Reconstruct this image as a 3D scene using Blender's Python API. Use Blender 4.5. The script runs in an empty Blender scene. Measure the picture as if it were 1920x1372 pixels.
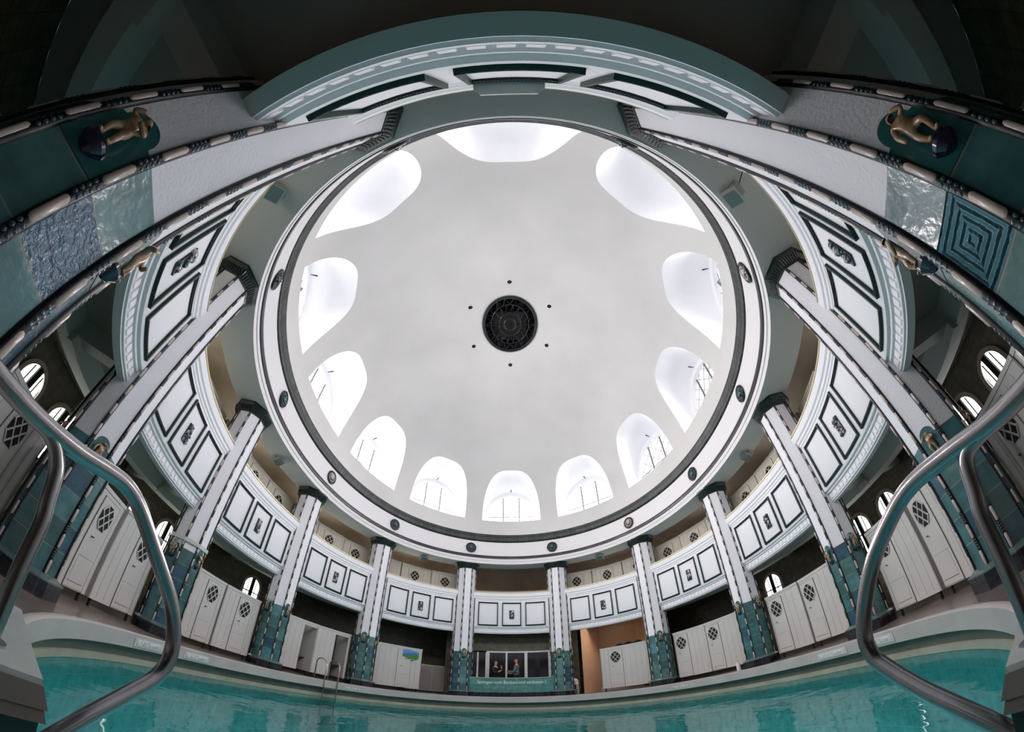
import bpy, bmesh, math, random
from math import sin, cos, pi, radians, sqrt, atan2, asin
from mathutils import Vector, Matrix, geometry

random.seed(7)
SC = bpy.context.scene
COL = SC.collection
S = 7.0            # metres per plan unit (half the short axis of the oval)
B = 1.2146         # long / short axis
ZD = 0.092         # eye height over the deck, in units

# ------------------------------------------------------------------ plan: an oval hall
def gmod(t): return .009*cos(4*t) - .004*cos(2*t)
def P(td, off, z):
    """td degrees clockwise from the far end, off inward from the column oval, z height (units, 0 = eye)"""
    t = radians(td); o = off + gmod(t)
    nx, ny = sin(t), cos(t)/B; n = sqrt(nx*nx+ny*ny)
    return Vector(((sin(t)-o*nx/n)*S, (B*cos(t)-o*ny/n)*S, (z+ZD)*S))
def nrm(td):
    t = radians(td); v = Vector((sin(t), cos(t)/B, 0)); return v.normalized()
def frame(td, off, z):
    y = nrm(td); x = Vector((y.y, -y.x, 0)); o = P(td, off, z)
    return Matrix(((x.x, y.x, 0, o.x), (x.y, y.y, 0, o.y), (0, 0, 1, o.z), (0, 0, 0, 1)))
def speed(td):
    t = radians(td); return sqrt(cos(t)**2 + (B*sin(t))**2)
def dt(td, s): return math.degrees(s/speed(td))
COLS = [16.68, 47.8, 76.4, 104.4, 132.72, 163.62]
NOFF = [0.0, -.0084, .0103, .0074, -.0092, -.0025]

# ------------------------------------------------------------------ materials
def mat(name, col, rough=.5, metal=0., bump=0., bscale=20., mottle=0., mscale=3., col2=None, spec=.5, coat=0., emit=None, es=0.):
    m = bpy.data.materials.new(name); m.use_nodes = True
    nt = m.node_tree; b = nt.nodes['Principled BSDF']
    b.inputs['Base Color'].default_value = (*col, 1); b.inputs['Roughness'].default_value = rough
    b.inputs['Metallic'].default_value = metal; b.inputs['Specular IOR Level'].default_value = spec
    b.inputs['Coat Weight'].default_value = coat; b.inputs['Coat Roughness'].default_value = .08
    tc = nt.nodes.new('ShaderNodeTexCoord')
    if mottle > 0:
        n = nt.nodes.new('ShaderNodeTexNoise'); n.inputs['Scale'].default_value = mscale; n.inputs['Detail'].default_value = 5
        nt.links.new(tc.outputs['Object'], n.inputs['Vector'])
        r = nt.nodes.new('ShaderNodeMapRange'); r.inputs[1].default_value = .3; r.inputs[2].default_value = .7
        nt.links.new(n.outputs['Fac'], r.inputs[0])
        mx = nt.nodes.new('ShaderNodeMix'); mx.data_type = 'RGBA'
        c2 = col2 or tuple(c*(1-mottle) for c in col)
        mx.inputs[6].default_value = (*col, 1); mx.inputs[7].default_value = (*c2, 1)
        nt.links.new(r.outputs[0], mx.inputs[0]); nt.links.new(mx.outputs[2], b.inputs['Base Color'])
    if bump > 0:
        n = nt.nodes.new('ShaderNodeTexNoise'); n.inputs['Scale'].default_value = bscale; n.inputs['Detail'].default_value = 3
        nt.links.new(tc.outputs['Object'], n.inputs['Vector'])
        bp = nt.nodes.new('ShaderNodeBump'); bp.inputs['Strength'].default_value = bump; bp.inputs['Distance'].default_value = .02
        nt.links.new(n.outputs['Fac'], bp.inputs['Height']); nt.links.new(bp.outputs[0], b.inputs['Normal'])
    if emit:
        b.inputs['Emission Color'].default_value = (*emit, 1); b.inputs['Emission Strength'].default_value = es
    return m

def nd(nt, typ, **kw):
    n = nt.nodes.new(typ)
    for k, v in kw.items(): setattr(n, k, v)
    return n
def mth(nt, op, a, b=None):
    n = nt.nodes.new('ShaderNodeMath'); n.operation = op
    for i, v in enumerate((a, b)):
        if v is None: continue
        if isinstance(v, (int, float)): n.inputs[i].default_value = v
        else: nt.links.new(v, n.inputs[i])
    return n.outputs[0]

def tile_mat(name, cols, grout, tw, th, rough=.25, bump=.15, gw=.02, seed_obj=True, relief=None, coat=.3):
    """glazed tiles in UV space: one colour per tile, grout lines, optional relief"""
    m = bpy.data.materials.new(name); m.use_nodes = True; nt = m.node_tree; L = nt.links.new
    b = nt.nodes['Principled BSDF']; b.inputs['Roughness'].default_value = rough; b.inputs['Coat Weight'].default_value = coat
    b.inputs['Coat Roughness'].default_value = .1
    uv = nd(nt, 'ShaderNodeUVMap'); sp = nd(nt, 'ShaderNodeSeparateXYZ'); L(uv.outputs[0], sp.inputs[0])
    u = mth(nt, 'DIVIDE', sp.outputs[0], tw); v = mth(nt, 'DIVIDE', sp.outputs[1], th)
    fu, fv = mth(nt, 'FLOOR', u), mth(nt, 'FLOOR', v)
    cu, cv = mth(nt, 'FRACT', u), mth(nt, 'FRACT', v)
    oi = nd(nt, 'ShaderNodeObjectInfo'); rnd = mth(nt, 'MULTIPLY', oi.outputs['Random'], 37. if seed_obj else 0.)
    cb = nd(nt, 'ShaderNodeCombineXYZ'); L(mth(nt, 'ADD', fu, .5), cb.inputs[0]); L(mth(nt, 'ADD', fv, .5), cb.inputs[1]); L(rnd, cb.inputs[2])
    wn = nd(nt, 'ShaderNodeTexWhiteNoise', noise_dimensions='3D'); L(cb.outputs[0], wn.inputs['Vector'])
    rp = nd(nt, 'ShaderNodeValToRGB'); rp.color_ramp.interpolation = 'CONSTANT' if len(cols) > 2 else 'LINEAR'
    el = rp.color_ramp.elements
    while len(el) < len(cols): el.new(.5)
    for i, c in enumerate(cols): el[i].position = i/len(cols) if len(cols) > 2 else i; el[i].color = (*c, 1)
    L(wn.outputs['Value'], rp.inputs[0])
    tc = nd(nt, 'ShaderNodeTexCoord'); no = nd(nt, 'ShaderNodeTexNoise'); no.inputs['Scale'].default_value = 6; no.inputs['Detail'].default_value = 4
    L(tc.outputs['Object'], no.inputs['Vector'])
    mr = nd(nt, 'ShaderNodeMapRange'); mr.inputs[1].default_value = .3; mr.inputs[2].default_value = .7; mr.inputs[3].default_value = .72; mr.inputs[4].default_value = 1.2
    L(no.outputs['Fac'], mr.inputs[0])
    vm = nd(nt, 'ShaderNodeVectorMath', operation='SCALE'); L(rp.outputs[0], vm.inputs[0]); L(mr.outputs[0], vm.inputs['Scale'])
    eu = mth(nt, 'MINIMUM', cu, mth(nt, 'SUBTRACT', 1., cu)); ev = mth(nt, 'MINIMUM', cv, mth(nt, 'SUBTRACT', 1., cv))
    du = mth(nt, 'MULTIPLY', eu, tw); dv = mth(nt, 'MULTIPLY', ev, th)
    g = mth(nt, 'LESS_THAN', mth(nt, 'MINIMUM', du, dv), gw*.5)
    mx = nd(nt, 'ShaderNodeMix', data_type='RGBA'); L(g, mx.inputs[0]); L(vm.outputs[0], mx.inputs[6]); mx.inputs[7].default_value = (*grout, 1)
    L(mx.outputs[2], b.inputs['Base Color'])
    n2 = nd(nt, 'ShaderNodeTexNoise'); n2.inputs['Scale'].default_value = 14 if not relief else 30; n2.inputs['Detail'].default_value = 3
    L(tc.outputs['Object'], n2.inputs['Vector'])
    h = n2.outputs['Fac']
    if relief == 'spiral':
        ch = mth(nt, 'MAXIMUM', mth(nt, 'ABSOLUTE', mth(nt, 'SUBTRACT', cu, .5)), mth(nt, 'ABSOLUTE', mth(nt, 'SUBTRACT', cv, .5)))
        ch = mth(nt, 'ADD', ch, mth(nt, 'MULTIPLY', n2.outputs['Fac'], .03))
        h = mth(nt, 'ADD', mth(nt, 'MULTIPLY', mth(nt, 'SINE', mth(nt, 'MULTIPLY', ch, 56.)), 1.2), mth(nt, 'MULTIPLY', n2.outputs['Fac'], 1.6))
    bp = nd(nt, 'ShaderNodeBump'); bp.inputs['Strength'].default_value = bump; bp.inputs['Distance'].default_value = .02
    L(mth(nt, 'SUBTRACT', h, mth(nt, 'MULTIPLY', g, 1.)), bp.inputs['Height']); L(bp.outputs[0], b.inputs['Normal'])
    L(bp.outputs[0], b.inputs['Coat Normal'])
    return m

M = {}
M['dome'] = mat('dome_plaster', (.67, .66, .65), .9, mottle=.13, mscale=.4, bump=.05, bscale=4)
M['white'] = mat('white_paint', (.84, .84, .87), .55, bump=.15, bscale=35, mottle=.03, mscale=2)
M['stucco'] = mat('column_stucco', (.82, .82, .86), .6, bump=.35, bscale=45, mottle=.04, mscale=2)
M['frieze'] = mat('frieze_plaster', (.72, .71, .72), .7, bump=.08, bscale=20)
M['soffit'] = mat('soffit_paint', (.68, .66, .64), .8, mottle=.08, mscale=.8)
M['dark_tile'] = mat('dark_green_glaze', (.010, .018, .016), .42, bump=.5, bscale=9, mottle=.5, mscale=4, col2=(.025, .038, .036), coat=.12, spec=.35)
M['moulding'] = mat('green_moulding_glaze', (.005, .026, .020), .42, bump=.3, bscale=40, spec=.3)
M['black'] = mat('black_glaze', (.006, .006, .009), .35, bump=.2, bscale=12, coat=.1, spec=.35)
M['pill'] = mat('rose_glaze', (.60, .50, .46), .3, mottle=.25, mscale=12, coat=.4)
M['cluster'] = mat('blue_glaze', (.02, .05, .08), .2, mottle=.6, mscale=30, col2=(.05, .11, .11), coat=.5, bump=.3, bscale=60)
M['steel'] = mat('brushed_steel', (.42, .40, .41), .24, metal=1., mottle=.15, mscale=8)
M['cabin'] = mat('cabin_paint', (.56, .55, .53), .5, mottle=.08, mscale=1.5, bump=.05, bscale=10)
M['cabin_groove'] = mat('cabin_joint', (.14, .135, .13), .7)
M['cream'] = mat('gallery_cabin_paint', (.56, .53, .45), .6, mottle=.08, mscale=1.5)
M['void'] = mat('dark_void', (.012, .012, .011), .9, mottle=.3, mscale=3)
M['vault'] = mat('gallery_vault_paint', (.50, .43, .35), .8, mottle=.4, mscale=.8, col2=(.36, .28, .22))
M['ambul'] = mat('ambulatory_plaster', (.42, .40, .37), .85, mottle=.15, mscale=1)
M['ambul2'] = mat('ambulatory_beam_paint', (.55, .55, .52), .8, mottle=.1, mscale=1)
M['kerb'] = mat('kerb_stone', (.46, .44, .42), .5, mottle=.15, mscale=2, bump=.08, bscale=30)
M['recess'] = mat('recess_tile', (.13, .13, .10), .5, mottle=.2, mscale=3)
M['cabin_inside'] = mat('cabin_inside_shade', (.07, .065, .055), .7, mottle=.2, mscale=2)  # gloom inside the open doorways, put into the colour of back panel and bench
M['orange'] = mat('orange_plaster', (.68, .40, .24), .8, mottle=.12, mscale=1.0, col2=(.64, .42, .33))
M['pier_top'] = mat('pier_slab_stone', (.36, .42, .39), .35, mottle=.3, mscale=6, col2=(.46, .47, .46), coat=.2)
M['pier_mould'] = mat('pier_moulding_tile', (.11, .09, .08), .35, mottle=.4, mscale=5, col2=(.07, .09, .075))
M['pier_body'] = mat('pier_body_tile', (.012, .009, .009), .3, coat=.3)
M['voussoir'] = mat('arch_surround_tile', (.42, .34, .30), .5, mottle=.2, mscale=5)
M['brass'] = mat('brass_rail', (.55, .50, .30), .4, metal=.5)
M['gold'] = mat('amber_glaze', (.24, .12, .05), .25, mottle=.5, mscale=22, col2=(.50, .34, .22), coat=.6)
M['indigo'] = mat('indigo_glaze', (.012, .012, .04), .2, coat=.6)
M['lamp'] = mat('lamp_housing', (.45, .46, .44), .45)
M['lampglass'] = mat('lamp_glass', (.18, .21, .20), .12, coat=.5)
M['frame'] = mat('aluminium_frame', (.72, .72, .71), .45, metal=.1)
M['dglass'] = mat('dark_room_glass', (.02, .02, .022), .08, coat=.3)
M['lead'] = mat('window_lead', (.14, .14, .15), .6)
M['letter'] = mat('white_lettering', (.78, .80, .78), .5)
M['plate'] = mat('sign_plate', (.50, .50, .49), .4)
M['skin'] = mat('skin', (.52, .32, .24), .5)
M['skin_red'] = mat('skin_flushed', (.48, .20, .15), .5)
M['hair'] = mat('hair_brown', (.05, .025, .015), .6)
M['cloth_black'] = mat('cloth_black', (.010, .010, .012), .8)
M['cloth_grey'] = mat('cloth_grey', (.12, .13, .16), .8)
M['trouser'] = mat('cloth_trousers', (.02, .02, .03), .8)
M['white_cloth'] = mat('white_cloth', (.7, .68, .68), .7, bump=.4, bscale=20)
M['wall_tile'] = tile_mat('ambulatory_tile', [(.085, .075, .045), (.12, .105, .07)], (.05, .045, .03), .30, .15, .35, .05, .01, False, coat=.1)
M['deck'] = tile_mat('deck_tile', [(.15, .12, .105), (.20, .16, .14)], (.10, .085, .075), .20, .20, .28, .05, .008, False, coat=.2)
M['teal'] = tile_mat('column_teal_tile', [(.055, .155, .165), (.035, .10, .14), (.08, .19, .18), (.085, .22, .24), (.05, .125, .13)], (.22, .24, .20), 1., 1., .22, .18, .03)
M['tealwave'] = tile_mat('relief_wave_tile', [(.10, .20, .28), (.08, .17, .25)], (.22, .24, .20), 1., 1., .25, .8, .03, relief='wave')
M['tealspiral'] = tile_mat('relief_spiral_tile', [(.10, .25, .30), (.09, .23, .28)], (.22, .24, .20), 1., 1., .12, .8, .03, relief='spiral')
M['parteal'] = tile_mat('parapet_teal_tile', [(.07, .22, .21), (.10, .28, .26)], (.05, .14, .13), .30, .16, .3, .15, .008, False)
M['plinth'] = tile_mat('plinth_black_tile', [(.010, .010, .016), (.022, .022, .032)], (.06, .06, .07), .25, .40, .2, .2, .012, False, coat=.6)
M['pooltile'] = tile_mat('pool_wall_tile', [(.16, .58, .56), (.20, .64, .60)], (.30, .64, .60), .30, .30, .3, .05, .02, False)
M['poolfloor'] = tile_mat('pool_floor_tile', [(.22, .58, .66), (.26, .64, .72)], (.36, .68, .74), .60, .60, .3, .05, .02, False)
M['drumtile'] = tile_mat('cornice_glaze', [(.008, .018, .015), (.018, .028, .026), (.012, .014, .014)], (.05, .06, .06), .42, 4., .5, .3, .02, False, coat=.05)

def water_mat():
    m = bpy.data.materials.new('pool_water'); m.use_nodes = True; nt = m.node_tree; L = nt.links.new; nt.nodes.clear()
    o = nd(nt, 'ShaderNodeOutputMaterial'); mix = nd(nt, 'ShaderNodeMixShader'); L(mix.outputs[0], o.inputs[0])
    tr = nd(nt, 'ShaderNodeBsdfTransparent'); tr.inputs[0].default_value = (.60, .92, .93, 1)
    gl = nd(nt, 'ShaderNodeBsdfGlossy'); gl.inputs['Roughness'].default_value = .05
    fr = nd(nt, 'ShaderNodeFresnel'); fr.inputs['IOR'].default_value = 1.28
    tc = nd(nt, 'ShaderNodeTexCoord'); mp = nd(nt, 'ShaderNodeMapping'); mp.inputs['Scale'].default_value = (1., .6, 1.)
    L(tc.outputs['Object'], mp.inputs[0])
    n = nd(nt, 'ShaderNodeTexNoise'); n.inputs['Scale'].default_value = 2.2; n.inputs['Detail'].default_value = 3; L(mp.outputs[0], n.inputs['Vector'])
    bp = nd(nt, 'ShaderNodeBump'); bp.inputs['Strength'].default_value = .35; bp.inputs['Distance'].default_value = .06
    L(n.outputs['Fac'], bp.inputs['Height'])
    for x in (gl.inputs['Normal'], fr.inputs['Normal']): L(bp.outputs[0], x)
    L(fr.outputs[0], mix.inputs[0]); L(tr.outputs[0], mix.inputs[1]); L(gl.outputs[0], mix.inputs[2])
    return m
M['water'] = water_mat()
def glow(name, st, col=(1, 1, 1)):
    m = bpy.data.materials.new(name); m.use_nodes = True; nt = m.node_tree; nt.nodes.clear()
    o = nt.nodes.new('ShaderNodeOutputMaterial'); e = nt.nodes.new('ShaderNodeEmission'); e.inputs[0].default_value = (*col, 1); e.inputs[1].default_value = st
    nt.links.new(e.outputs[0], o.inputs[0]); return m

# ------------------------------------------------------------------ mesh builder
class MB:
    def __init__(s): s.v = []; s.f = []; s.m = []; s.uv = []
    def vert(s, p): s.v.append(Vector(p)); return len(s.v)-1
    def face(s, idx, m=0, uv=None): s.f.append(tuple(idx)); s.m.append(m); s.uv.append(uv or [(0, 0)]*len(idx))
    def quad(s, a, b, c, d, m=0, uv=None): s.face([s.vert(a), s.vert(b), s.vert(c), s.vert(d)], m, uv)
    def box(s, x0, x1, y0, y1, z0, z1, m=0, T=None):
        c = [Vector((x, y, z)) for z in (z0, z1) for y in (y0, y1) for x in (x0, x1)]
        if T: c = [T @ p for p in c]
        i = [s.vert(p) for p in c]
        dx, dy, dz = abs(x1-x0), abs(y1-y0), abs(z1-z0)
        for q, a, b in (((0, 2, 3, 1), dy, dx), ((4, 5, 7, 6), dx, dy), ((0, 1, 5, 4), dx, dz), ((2, 6, 7, 3), dz, dx), ((0, 4, 6, 2), dz, dy), ((1, 3, 7, 5), dy, dz)):
            s.face([i[k] for k in q], m, [(0, 0), (a, 0), (a, b), (0, b)])
    def prism(s, pts, z0, z1, m=0, T=None, cap=True, pts1=None):
        T = T or Matrix(); n = len(pts); pts1 = pts1 or pts
        a = [s.vert(T @ Vector((x, y, z0))) for x, y in pts]; b = [s.vert(T @ Vector((x, y, z1))) for x, y in pts1]
        L = 0
        for i in range(n):
            j = (i+1) % n; d = (Vector(pts[j])-Vector(pts[i])).length
            s.face([a[i], a[j], b[j], b[i]], m, [(L, z0), (L+d, z0), (L+d, z1), (L, z1)]); L += d
        if cap: s.face(a[::-1], m); s.face(b, m)
    def tube(s, pts, r, seg=10, m=0, caps=True):
        pts = [Vector(p) for p in pts]; rings = []; up = None
        for i, p in enumerate(pts):
            d = (pts[min(i+1, len(pts)-1)]-pts[max(i-1, 0)]).normalized()
            if up is None: up = d.orthogonal().normalized()
            up = (up-d*up.dot(d)).normalized(); w = d.cross(up); rr = r[i] if isinstance(r, (list, tuple)) else r
            rings.append([s.vert(p+(up*cos(2*pi*k/seg)+w*sin(2*pi*k/seg))*rr) for k in range(seg)])
        for a, b in zip(rings, rings[1:]):
            for k in range(seg): s.face([a[k], a[(k+1) % seg], b[(k+1) % seg], b[k]], m)
        if caps: s.face(rings[0][::-1], m); s.face(rings[-1], m)
    def ball(s, c, r, seg=8, rin=5, m=0, sc=(1, 1, 1)):
        c = Vector(c); rings = []
        for j in range(1, rin):
            a = pi*j/rin; rings.append([s.vert(c+Vector((sc[0]*r*sin(a)*cos(2*pi*k/seg), sc[1]*r*sin(a)*sin(2*pi*k/seg), sc[2]*r*cos(a)))) for k in range(seg)])
        t = s.vert(c+Vector((0, 0, r*sc[2]))); b = s.vert(c-Vector((0, 0, r*sc[2])))
        for k in range(seg): s.face([t, rings[0][k], rings[0][(k+1) % seg]], m); s.face([b, rings[-1][(k+1) % seg], rings[-1][k]], m)
        for a, q in zip(rings, rings[1:]):
            for k in range(seg): s.face([a[k], q[k], q[(k+1) % seg], a[(k+1) % seg]], m)
    def sweep(s, prof, t0, t1, n, m=0, closed=False, loop=False, uvs=1.):
        """prof: [(off, z)] swept around the oval between angles t0 and t1"""
        k = len(prof); rows = []; L = 0; last = None
        cum = [0]
        for a, b in zip(prof, prof[1:]+prof[:1]): cum.append(cum[-1]+sqrt((a[0]-b[0])**2+(a[1]-b[1])**2)*S)
        us = []
        for i in range(n+1):
            td = t0+(t1-t0)*i/n; q = P(td, 0, 0)
            if last is not None: L += (q-last).length
            last = q; us.append(L)
            if loop and i == n: rows.append(rows[0])
            else: rows.append([s.vert(P(td, o, z)) for o, z in prof])
        for i in range(n):
            for j in range(k if closed else k-1):
                a, b = rows[i], rows[i+1]; jj = (j+1) % k; mm = m[j] if isinstance(m, (list, tuple)) else m
                s.face([a[j], b[j], b[jj], a[jj]], mm, [(us[i], cum[j]), (us[i+1], cum[j]), (us[i+1], cum[j+1]), (us[i], cum[j+1])])
        if closed and not loop:
            s.face(rows[0][::-1], 0); s.face(rows[-1], 0)
    def build(s, name, mats, parent=None, smooth=None, T=None, world=False):
        me = bpy.data.meshes.new(name); me.from_pydata([tuple(v) for v in s.v], [], s.f)
        for m in (mats if isinstance(mats, (list, tuple)) else [mats]): me.materials.append(M[m] if isinstance(m, str) else m)
        me.polygons.foreach_set('material_index', s.m)
        ul = me.uv_layers.new(name='UVMap'); flat = [c for f in s.uv for q in f for c in q]
        ul.data.foreach_set('uv', flat)
        bm = bmesh.new(); bm.from_mesh(me); bmesh.ops.recalc_face_normals(bm, faces=bm.faces) if not world else None; bm.to_mesh(me); bm.free()
        if smooth:
            me.polygons.foreach_set('use_smooth', [True]*len(me.polygons)); me.set_sharp_from_angle(angle=radians(smooth))
        me.update()
        o = bpy.data.objects.new(name, me); COL.objects.link(o)
        if T is not None: o.matrix_world = T
        if parent: o.parent = parent
        return o

def tag(o, label, cat, group=None, kind='thing'):
    o['label'] = label; o['category'] = cat
    if group: o['group'] = group
    if kind: o['kind'] = kind
    return o
def empty(name, T, label=None, cat=None, group=None, kind='thing'):
    o = bpy.data.objects.new(name, None); COL.objects.link(o); o.matrix_world = T; o.empty_display_size = .1
    if label: tag(o, label, cat, group, kind)
    return o
def struct(o): o['kind'] = 'structure'; return o
def clone(o, parent=None, T=None):
    c = o.copy(); COL.objects.link(c)
    if parent: c.parent = parent
    if T is not None:
        c.matrix_local = T if parent else c.matrix_local
        if not parent: c.matrix_world = T
    for k in list(o.children): clone(k, c)
    return c

Zf = lambda z: (z+ZD)*S
# ------------------------------------------------------------------ the room shell
N = 180
# drum and cornice ring: an unbroken oval band under the dome
m = MB()
m.sweep([(-.06, .745), (.076, .735), (.077, .751), (.0760, .7515), (.0760, .7535), (.079, .754), (.080, .767), (.078, .769), (.078, .772)], 0, 360, N, [1, 0, 0, 0, 0, 0, 0, 0], loop=True)
m.sweep([(.081, .787), (.083, .789), (.0835, .881), (.080, .884)], 0, 360, N, 0, loop=True)
struct(m.build('trim_1', ['frieze', 'soffit'], smooth=35))
m = MB(); m.sweep([(.078, .7705), (.082, .7715), (.0835, .7795), (.082, .7885), (.080, .7895)], 0, 360, N, 0, loop=True, uvs=1)
struct(m.build('trim_2', 'black', smooth=50))
m = MB(); m.sweep([(.080, .884), (.086, .887), (.089, .893), (.090, .902), (.090, .915), (.094, .922), (.0955, .931), (.092, .936), (.09, .937)], 0, 360, N, 0, loop=True)
struct(m.build('trim_3', 'drumtile', smooth=50))

# dome
Z0, H, DO = .95, .76, .09
def DP(td, w):
    r = cos(w); p = P(td, DO, 0); return Vector((p.x*r, p.y*r, (Z0+H*sin(w)+ZD)*S))
WT = [0, 32.24, 62.1, 90.4, 118.56, 148.17, 180, -148.17, -118.56, -90.4, -62.1, -32.24]
ZS = 1.034
def arcA(tc, n=36):
    out = []
    for i in range(n+1):
        u = pi*i/n; cu, su = cos(u), max(0, sin(u)); s = -.2225*math.copysign(abs(cu)**.64, cu); z = ZS+.314*su**.64
        out.append((tc+dt(tc, s), asin((z-Z0)/H)))
    return out
def archE(tc, hw, spring, n=36, z0=ZS, k=6):
    out = []
    for i in range(n+1):
        if i <= k: s, z = -hw, z0+(spring-z0)*i/k
        elif i >= n-k: s, z = hw, z0+(spring-z0)*(n-i)/k
        else:
            u = pi*(i-k)/(n-2*k); s, z = -hw*cos(u), spring+hw*sin(u)
        out.append((s, z))
    return out
KW = 60.0
holes = []
v2 = []; edges = []
def inhole(x, y, pad=0.):
    for tc, poly in holes:
        for sh in (0, 360, -360):
            if abs(x-(tc+sh)) < 16:
                c = False; px = x-sh
                for i in range(len(poly)):
                    x1, y1 = poly[i]; x2, y2 = poly[i-1]
                    if (y1 > y) != (y2 > y) and px < (x2-x1)*(y-y1)/(y2-y1)+x1: c = not c
                    if pad and (px-x1)**2+(y-y1)**2 < pad*pad: return True
                if c: return True
    return False
for tc in WT:
    A = [(t, w*KW) for t, w in arcA(tc)]
    bot = [(A[-1][0]+(A[0][0]-A[-1][0])*i/8, A[0][1]) for i in range(1, 8)]
    holes.append((tc, A+bot))
T0, T1 = -164.1, 195.9
for tc, poly in holes:
    q = [(x+360 if x < T0 else x, y) for x, y in poly]
    b0 = len(v2); v2 += q; edges += [(b0+i, b0+(i+1) % len(q)) for i in range(len(q))]
ws = [asin(-.012/H)*KW]+[radians(a)*KW for a in (2, 4, 6, 9, 12, 15, 19, 23, 27, 31, 35, 40, 45, 50, 55, 60, 65, 70, 75, 78, 80.6)]
nt_ = 144
for j, y in enumerate(ws):
    for i in range(nt_+1):
        x = T0+(T1-T0)*i/nt_
        if 0 < j < len(ws)-1 and 0 < i < nt_ and inhole(x, y, 1.1): continue
        v2.append((x, y))
vo, eo, fo, *_ = geometry.delaunay_2d_cdt([Vector(p) for p in v2], edges, [], 0, 1e-5)
m = MB()
for p in vo: m.vert(DP(p[0], p[1]/KW))
for f in fo:
    cx = sum(vo[i][0] for i in f)/len(f); cy = sum(vo[i][1] for i in f)/len(f)
    if not inhole(cx, cy): m.face(f)
dome = m.build('ceiling_dome', 'dome')
bm = bmesh.new(); bm.from_mesh(dome.data); bmesh.ops.remove_doubles(bm, verts=bm.verts, dist=.002); bm.to_mesh(dome.data); bm.free()
dome.data.polygons.foreach_set('use_smooth', [True]*len(dome.data.polygons))
struct(dome)

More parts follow.
